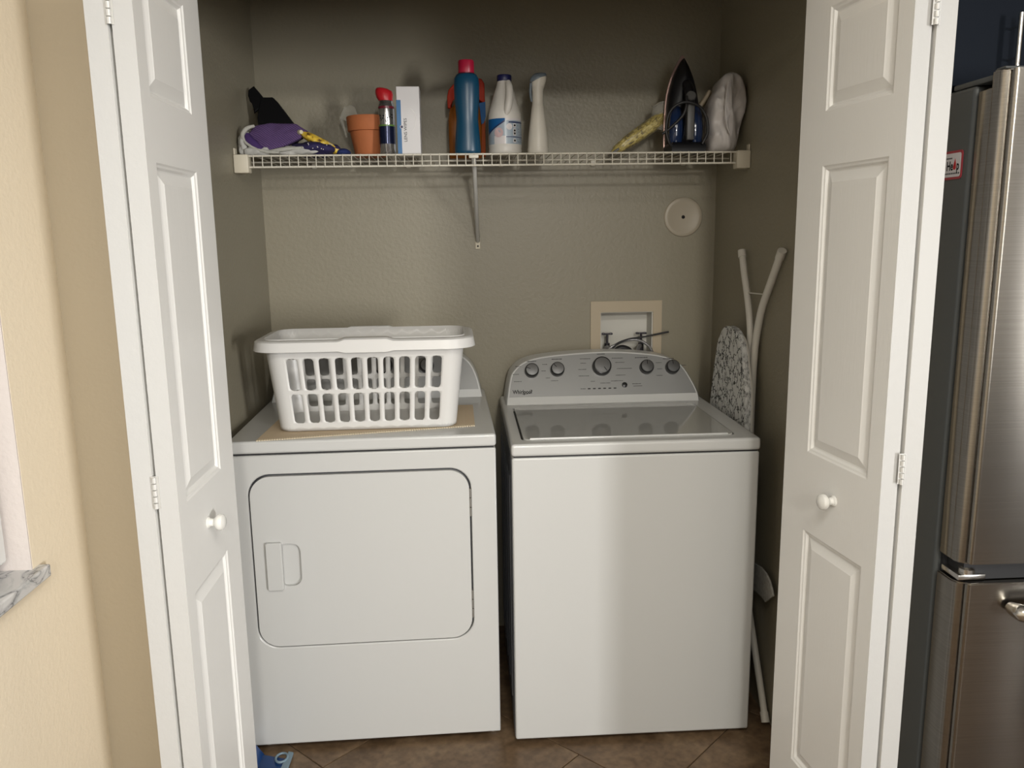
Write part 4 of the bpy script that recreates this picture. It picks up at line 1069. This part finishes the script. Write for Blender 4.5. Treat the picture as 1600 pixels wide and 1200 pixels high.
for q in range(26):
    a = rr_.uniform(-0.82, -0.35); z = 0.034+0.002*rr_.randint(0, 26); l = rr_.uniform(0.05, 0.16)
    bm.faces.new([bm.verts.new((0.0530*math.cos(t), 0.0530*math.sin(t), zz)) for t, zz in ((a, z), (a+l, z), (a+l, z+0.001), (a, z+0.001))])
fp = fin('fine_print', bm, M['lab_navy'], bl, False, False); fp['kind'] = 'stuff'
# white trigger spray bottle
ws = tag(empty('white_spray_bottle', (0.1265, 0.500, Z0)), 'white spray bottle with a grey-blue trigger top', 'spray bottle')
lathe('bottle_body', [(0, 0), (0.031, 0), (0.0335, 0.003), (0.0340, 0.018), (0.0325, 0.022), (0.0330, 0.024), (0.0315, 0.050), (0.0265, 0.090), (0.0215, 0.130), (0.0185, 0.150), (0.0178, 0.156), (0.0182, 0.158), (0.0175, 0.166), (0.0182, 0.168), (0.0178, 0.190), (0.0190, 0.206), (0, 0.206)], M['spray'], parent=ws, n=36)
rings = []
for z, rx, cx_, tl in ((0.196, 0.0180, 0.0, 0), (0.206, 0.0205, 0.001, 0.05), (0.217, 0.0235, 0.003, 0.25), (0.226, 0.0235, 0.004, 0.35), (0.231, 0.022, 0.004, 0.35)):
    rings.append([(cx_+rx*math.cos(2*PI*k/28), 0.015*math.sin(2*PI*k/28)*(rx/0.02), z+tl*rx*math.cos(2*PI*k/28)) for k in range(28)])
loft('spray_head', rings, M['spray'], ws)
rings = []
for z, rx, cx_, tl in ((0.2275, 0.0260, 0.002, 0.40), (0.234, 0.0265, 0.001, 0.38), (0.241, 0.0225, 0.001, 0.28), (0.246, 0.013, 0.003, 0.1)):
    rings.append([(cx_+rx*math.cos(2*PI*k/28), 0.017*math.sin(2*PI*k/28)*(rx/0.026), z+tl*rx*math.cos(2*PI*k/28)) for k in range(28)])
loft('top_cover', rings, M['greycap'], ws)
tube('trigger', [(-0.021, -0.004, 0.216), (-0.0235, -0.004, 0.195), (-0.0225, -0.004, 0.175), (-0.0195, -0.004, 0.160)], [0.005, 0.0045, 0.004, 0.003], M['greycap'], ws, 8, 4)
# yellow sponge pack leaning
yp = tag(empty('yellow_packet', (0.484, 0.622, Z0+0.080), 0, (0, math.radians(-33), 0)), 'yellow packet in a clear bag leaning towards the steam iron', 'packet')
bm = bmesh.new(); bmesh.ops.create_icosphere(bm, subdivisions=4, radius=1.0)
ssg = lambda t, e: math.copysign(abs(t)**e, t)
for v in bm.verts:
    p = v.co.copy()
    v.co = Vector((ssg(p.x, 0.55)*0.118, ssg(p.y, 0.7)*0.040, ssg(p.z, 0.8)*0.023*(1.0+0.25*p.x)))*(1+0.07*noise.noise(p*4))
fin('sponge_strands', bm, M['olive'], yp, True)
bm = bmesh.new(); bmesh.ops.create_icosphere(bm, subdivisions=4, radius=1.0)
for v in bm.verts:
    p = v.co.copy()
    v.co = Vector((ssg(p.x, 0.5)*0.130, ssg(p.y, 0.6)*0.044, ssg(p.z, 0.7)*0.0265*(1.0+0.2*p.x)))*(1+0.06*noise.noise(p*6))
fin('clear_wrap', bm, M['wrap'], yp, True)
box('packet_tip', (-0.128, -0.098, -0.034, 0.034, -0.006, 0.002), M['iron_grey'], yp, 0.002)
Rb = Matrix.Rotation(math.radians(33), 4, 'Y')
rings = []
for z, rx, cx_, tl in ((0.005, 0.030, 0.062, 0.0), (0.035, 0.034, 0.066, 0.05), (0.070, 0.040, 0.072, 0.15), (0.098, 0.046, 0.080, 0.33)):
    rings.append([Rb @ Vector((cx_+rx*math.cos(2*PI*k/36), 0.034*math.sin(2*PI*k/36), z+tl*rx*math.cos(2*PI*k/36)+0.002*math.sin(5*2*PI*k/36))) for k in range(36)])
rings.append([Rb @ (Rb.inverted() @ p+Vector((0, 0, -0.0005)))*1.0 for p in rings[-1]])
bt = loft('clear_bag_top', [[tuple(p) for p in r] for r in rings[:4]], M['clear'], yp, False)
sdm = bt.modifiers.new('thick', 'SOLIDIFY'); sdm.thickness = 0.0012
tube('bag_edge', [tuple(p) for p in rings[3]]+[tuple(rings[3][0])], 0.0012, M['clear'], yp, 6)
# steam iron standing on its heel
ir = tag(empty('steam_iron', (0.600, 0.520, Z0)), 'dark blue steam iron standing on its heel with cord wrapped', 'iron')
so = [(-0.055, 0.010), (-0.057, 0.060), (-0.056, 0.120), (-0.051, 0.185), (-0.038, 0.240), (-0.018, 0.284), (-0.003, 0.309), (0.003, 0.309), (0.018, 0.284), (0.036, 0.240), (0.049, 0.185), (0.056, 0.120), (0.060, 0.060), (0.060, 0.010)]
sos = [Vector((a, b, 0)) for a, b in so]; sos = [(p.x, p.y) for p in catmull(sos, 4)]
prism('soleplate', sos, 0.040, 0.047, M['sole'], ir, 0.0015)
def scl(s, dz=0.0, c=(0.0, 0.11)): return [(c[0]+(x-c[0])*s, c[1]+(z-c[1])*s+dz) for x, z in sos]
def ring_at(s, y, dz=0): return [(x, y, max(z, 0.002)) for x, z in scl(s, dz)]
loft('upper_body', [ring_at(0.95, 0.040, -0.004), ring_at(0.95, 0.020, -0.004), ring_at(0.90, 0.004, -0.008), ring_at(0.72, -0.010, -0.016)], M['iron_dark'], ir)
for s in (-1, 1):
    bm = bmesh.new(); alathe(bm, [(0, 0.0), (0.016, 0.002), (0.023, 0.012), (0.025, 0.050), (0.022, 0.090), (0.014, 0.118), (0, 0.130)], n=24, sy=0.9)
    bm.transform(Matrix.Translation((0.002+s*0.031, -0.012, 0.022))); fin('water_tank', bm, M['iron_blue'], ir, True)
loft('heel', [[(x, y, 0.0) for x, y in ((-0.054, -0.062), (0.056, -0.062), (0.058, 0.038), (-0.056, 0.038))], [(x, y, 0.022) for x, y in ((-0.054, -0.062), (0.056, -0.062), (0.058, 0.038), (-0.056, 0.038))], [(x, y, 0.032) for x, y in ((-0.048, -0.052), (0.050, -0.052), (0.055, 0.034), (-0.053, 0.034))]], M['iron_dark'], ir)
tube('handle', [(0.002, -0.028, 0.030), (0.002, -0.052, 0.060), (0.002, -0.058, 0.110), (0.002, -0.054, 0.160), (0.002, -0.036, 0.198), (0.002, -0.008, 0.214)], [0.018, 0.0165, 0.015, 0.015, 0.0155, 0.014], M['iron_dark'], ir, 16, 5)
bm = bmesh.new(); abox(bm, -0.0105, 0.0125, -0.0765, -0.060, 0.036, 0.150, 0.004); fin('grip_inlay', bm, M['iron_grey'], ir)
bm = bmesh.new(); alathe(bm, [(0.0155, 0), (0.0155, 0.008), (0.013, 0.011), (0, 0.012)], n=24, M4=Matrix.Rotation(math.radians(72), 4, 'X')); bm.transform(Matrix.Translation((0.003, -0.058, 0.168))); fin('steam_dial', bm, M['iron_grey'], ir)
tube('cord', [(x-0.600, y_-0.520, z-Z0) for x, y_, z in ((0.545, 0.452, 1.752), (0.533, 0.448, 1.765), (0.524, 0.446, 1.800), (0.529, 0.442, 1.843), (0.547, 0.436, 1.869), (0.576, 0.432, 1.880), (0.606, 0.433, 1.876), (0.632, 0.440, 1.862), (0.651, 0.444, 1.831), (0.655, 0.446, 1.790), (0.640, 0.448, 1.757))], 0.0046, M['rubber'], ir, 8, 6)
tube('cord_tail', [(x-0.600, y_-0.520, z-Z0) for x, y_, z in ((0.586, 0.445, 1.900), (0.583, 0.436, 1.870), (0.575, 0.436, 1.845), (0.555, 0.440, 1.822), (0.530, 0.446, 1.800), (0.512, 0.45, 1.788))], 0.0044, M['rubber'], ir, 8, 6)
# white crumpled bag
bo = [(0.678, 1.736), (0.745, 1.736), (0.766, 1.803), (0.777, 1.861), (0.778, 1.918), (0.768, 1.956), (0.747, 1.972), (0.722, 1.973), (0.703, 1.957), (0.692, 1.928), (0.680, 1.905), (0.670, 1.885), (0.668, 1.823), (0.670, 1.761)]
bos = [Vector((a, b, 0)) for a, b in bo]; bos = catmull(bos+[bos[0]], 10)[:-1]
wb_ = tag(empty('white_plastic_bag', (0.715, 0.49, Z0)), 'crumpled white plastic bag at the right end of the shelf', 'bag')
bm = bmesh.new(); rings = []
cxb, czb = 0.722, 1.85
for s, y in ((0.0, 0.428), (0.12, 0.428), (0.24, 0.429), (0.36, 0.430), (0.48, 0.432), (0.60, 0.434), (0.72, 0.437), (0.82, 0.440), (0.90, 0.445), (0.96, 0.453), (1.0, 0.466), (0.985, 0.50), (0.93, 0.545), (0.80, 0.585), (0.5, 0.605), (0.0, 0.61)):
    rg = []
    for k, p in enumerate(bos):
        x = cxb+(p.x-cxb)*s; z = czb+(p.y-czb)*s
        q = Vector((x*9+z*6, (z*4-x*7), y*8))
        fold = abs(noise.noise(q*1.5))*0.034+abs(noise.noise(q*3.6+Vector((3, 1, 0))))*0.018
        crease = 0.010*max(0, 1-abs((x-0.700)+(z-1.88)*0.12)/0.010) if s > 0.1 else 0
        yy = y+(fold-0.012 if s < 0.95 else fold*0.4) - crease
        x2 = min(x+(0.004*noise.noise(q*3) if 0.9 < s else 0), 0.7795)
        rg.append(bm.verts.new((x2-0.715, yy-0.49, max(z, Z0+0.0008)-Z0)))
    rings.append(rg)
nn = len(bos)
for a, b in zip(rings, rings[1:]):
    for k in range(nn): bm.faces.new((a[k], a[(k+1) % nn], b[(k+1) % nn], b[k]))
bmesh.ops.remove_doubles(bm, verts=bm.verts, dist=1e-4)
fin('bag_body', bm, M['bag'], wb_, True)
tube('seam', [(-0.010, -0.083, 0.205), (-0.016, -0.085, 0.165), (-0.018, -0.086, 0.115), (-0.012, -0.085, 0.075), (0.0, -0.080, 0.050)], 0.0022, M['bag'], wb_, 8, 5)
tube('stick', [(-0.046, 0.10, 0.155), (-0.012, 0.10, 0.205)], 0.0075, M['outlet'], wb_, 10)

# ------------------------------------------------------------------ blue dustpan on the floor
bd = tag(empty('blue_dustpan', (-0.72, -0.08, 0.0012)), 'blue plastic dustpan on the floor behind the left folded door', 'dustpan')
prism('pan', [(-0.052, -0.19), (0.060, -0.19), (0.064, 0.060), (-0.030, 0.092), (-0.052, 0.092)], 0.0, 0.006, M['blue_plastic'], bd, 0.001, lambda x, y, z: (x, z, y))
loft('hood', [[(-0.055, 0.092, 0.0), (-0.012, 0.092, 0.0), (-0.030, -0.19, 0.0), (-0.055, -0.19, 0.0)], [(-0.055, 0.095, 0.045), (-0.044, 0.095, 0.045), (-0.046, -0.19, 0.040), (-0.055, -0.19, 0.040)]], M['blue_plastic'], bd)
tube('hanging_ring', [(0.043+0.0165*math.cos(a), 0.060+0.021*math.sin(a), 0.012) for a in [i*PI/12 for i in range(25)]], 0.0035, M['blue_trim'], bd, 8)
prism('edge_trim', [(0.056, -0.19), (0.068, -0.19), (0.0715, 0.084), (0.055, 0.090), (0.058, 0.060), (0.052, 0.030), (0.047, -0.02), (0.049, -0.10)], 0.004, 0.012, M['blue_trim'], bd, 0.002, lambda x, y, z: (x, z, y))

# ------------------------------------------------------------------ refrigerator and the cabinet over it
FX0, FX1 = 0.903, 1.815
fg = tag(empty('refrigerator', ((FX0+FX1)/2, -0.2, 0)), 'stainless steel bottom-freezer refrigerator with dark grey sides', 'refrigerator')
ox, oy = (FX0+FX1)/2, -0.2
def fb(name, b, m, par=fg, bev=0.0, seg=2): return box(name, (b[0]-ox, b[1]-ox, b[2]-oy, b[3]-oy, b[4], b[5]), m, par, bev, seg)
fb('body', (FX0, FX1, -0.530, 0.20, 0.03, 1.765), M['fridge_side'], fg, 0.009)
fb('door_gasket', (FX0+0.012, FX1-0.012, -0.541, -0.530, 0.08, 1.755), M['dark'])
def fdoor(name, x0, x1, z0, z1, step=0.0):
    yb_, yf = (-0.583 if step else -0.541), -0.622
    lp = [(0.0, yb_), (-0.0008, -0.585), (0.0008, -0.594), (0.0045, -0.601), (0.0105, -0.6065), (0.0150, -0.6090), (0.0158, -0.6065), (0.0185, -0.6065), (0.0195, -0.6115), (0.0225, -0.6170), (0.028, -0.6195), (0.20, -0.6200)]
    pr = [(x0+u, y) for u, y in lp]+[(x1-u, y) for u, y in lp[::-1]]
    bm = bmesh.new()
    a = [bm.verts.new((x-ox, y-oy, z0)) for x, y in pr]; b = [bm.verts.new((x-ox, y-oy, z1)) for x, y in pr]
    bm.faces.new(a[::-1]); bm.faces.new(b)
    for i in range(len(pr)): bm.faces.new((a[i], a[(i+1) % len(pr)], b[(i+1) % len(pr)], b[i]))
    es = [e for e in bm.edges if abs(e.verts[0].co.z-e.verts[1].co.z) < 1e-6]
    bmesh.ops.bevel(bm, geom=es, offset=0.003, segments=2, affect='EDGES')
    if step: abox(bm, x0-ox, x1-ox, -0.5835-oy, -0.541-oy, z0, z1-step, 0.003, 1)
    return fin(name, bm, M['steel'], fg, 50)
xm = (FX0+FX1)/2
d_ = fdoor('upper_door', FX0, xm-0.003, 0.790, 1.782, 0.030); d_['label'] = 'left stainless upper door'
d_ = fdoor('upper_door', xm+0.003, FX1, 0.790, 1.782, 0.030); d_['label'] = 'right stainless upper door'
fb('door_cap', (FX0+0.004, xm-0.006, -0.612, -0.584, 1.781, 1.786), M['fridge_side'], fg, 0.002)
fz = fdoor('freezer_drawer', FX0, FX1, 0.10, 0.748)
fb('mid_gap', (FX0+0.02, FX1-0.02, -0.600, -0.535, 0.750, 0.788), M['dark'])
for xx in (FX0+0.035, FX1-0.035):
    bm = bmesh.new(); abox(bm, xx-ox-0.032, xx-ox+0.045, -0.585-oy, -0.45-oy, 1.765, 1.776, 0.003); fin('hinge_cover', bm, M['fridge_side'], fg)
    bm = bmesh.new(); abox(bm, xx-ox-0.030, xx-ox+0.030, -0.608-oy, -0.545-oy, 0.752, 0.764, 0.002)
    alathe(bm, [(0.016, 0.764), (0.016, 0.774), (0.011, 0.778)], (xx-ox-0.004, -0.594-oy, 0), 20); fin('door_hinge', bm, M['nickel'], fg)
tube('drawer_handle', [(1.014-ox, -0.628-oy, 0.697), (1.018-ox, -0.650-oy, 0.697), (1.039-ox, -0.662-oy, 0.697), (1.20-ox, -0.668-oy, 0.697), (1.52-ox, -0.668-oy, 0.697), (1.70-ox, -0.662-oy, 0.697), (1.724-ox, -0.650-oy, 0.697), (1.728-ox, -0.628-oy, 0.697)], [0.012, 0.017, 0.0185, 0.019, 0.019, 0.0185, 0.017, 0.012], M['nickel'], fz, 16, 4)
for s in (-1, 1):
    bm = bmesh.new(); xx = xm+s*0.045
    tube('door_handle', [(xx-ox, -0.618-oy, 0.95), (xx-ox, -0.665-oy, 0.98), (xx-ox, -0.668-oy, 1.30), (xx-ox, -0.665-oy, 1.60), (xx-ox, -0.618-oy, 1.63)], 0.014, M['nickel'], fg, 14, 5); bm.free()
fb('kick_plate', (FX0+0.02, FX1-0.02, -0.50, -0.45, 0.0, 0.03), M['dark'])
fb('base', (FX0+0.02, FX1-0.02, -0.45, 0.18, 0.0, 0.03), M['dark'])
# help magnet on the fridge side
mg = tag(empty('help_magnet', (FX0, -0.466, 1.615)), 'small red-bordered white Help magnet on the refrigerator side', 'magnet')
Fm = Matrix(((0, 0, -1, 0), (-1, 0, 0, 0), (0, 1, 0, 0), (0, 0, 0, 1)))   # local x -> -y (towards the front), y -> z, z -> -x
def mgp(poly, d0, d1, m, name, par):
    bm = bmesh.new(); a = [bm.verts.new(Fm @ Vector((x, y, d0))) for x, y in poly]; b = [bm.verts.new(Fm @ Vector((x, y, d1))) for x, y in poly]
    bm.faces.new(a[::-1]); bm.faces.new(b)
    for i in range(len(poly)): bm.faces.new((a[i], a[(i+1) % len(poly)], b[(i+1) % len(poly)], b[i]))
    return fin(name, bm, m, par)
mgp(rrect(-0.043, 0.043, -0.029, 0.029, 0.008), 0.0004, 0.0016, mat('magnet_red', (0.36, 0.03, 0.045), 0.4), 'border', mg)
mgp(rrect(-0.038, 0.038, -0.024, 0.024, 0.005), 0.0016, 0.0020, M['lab_white'], 'field', mg)
text_mesh('lettering', 'He', 0.026, M['ink'], Fm @ Matrix.Translation((-0.010, -0.010, 0.0021)), mg, 0.0001, xs=0.72, bold=0.0007)
text_mesh('lettering', 'p', 0.026, M['ink'], Fm @ Matrix.Translation((0.0245, -0.010, 0.0021)), mg, 0.0001, xs=0.72, bold=0.0007)
mgp([(0.015, -0.009), (0.020, -0.010), (0.0235, -0.006), (0.0225, 0.002), (0.0185, 0.013), (0.0155, 0.004), (0.013, -0.004)], 0.0020, 0.0023, M['red'], 'drop_letter', mg)
bm = bmesh.new()
for x0 in [-0.030+0.0062*i for i in range(11)]:
    for (a, b, c, d) in ((x0, x0+0.0045, -0.0185, -0.0155),):
        bm.faces.new([bm.verts.new(Fm @ Vector((x, y, 0.0022))) for x, y in ((a, c), (b, c), (b, d), (a, d))])
for x0 in [-0.012+0.0042*i for i in range(5)]:
    bm.faces.new([bm.verts.new(Fm @ Vector((x, y, 0.0022))) for x, y in ((x0, 0.0125), (x0+0.0032, 0.0125), (x0+0.0032, 0.0155), (x0, 0.0155))])
fpn2 = fin('small_print', bm, M['ink_soft'], mg, False); fpn2['kind'] = 'stuff'
# cabinet
cab = tag(empty('wall_cabinet', (1.36, -0.05, 1.779)), 'dark navy wall cabinet above the refrigerator', 'cabinet')
box('cabinet_body', (-0.46, 0.46, -0.352, 0.405, 0.0, 0.63), M['navy'], cab)
for x0, x1, hx_ in ((-0.458, -0.002, -0.325), (0.002, 0.458, 0.325)):
    dd_ = box('cabinet_door', (x0, x1, -0.372, -0.352, 0.002, 0.628), M['navy'], cab, 0.002)
    bm = bmesh.new(); atube(bm, [(hx_, -0.405, 0.0), (hx_, -0.405, 0.140)], 0.0052, 12)
    for z in (0.053, 0.115): atube(bm, [(hx_, -0.405, z), (hx_, -0.372, z)], 0.0026, 10)
    fin('bar_handle', bm, M['nickel'], dd_)
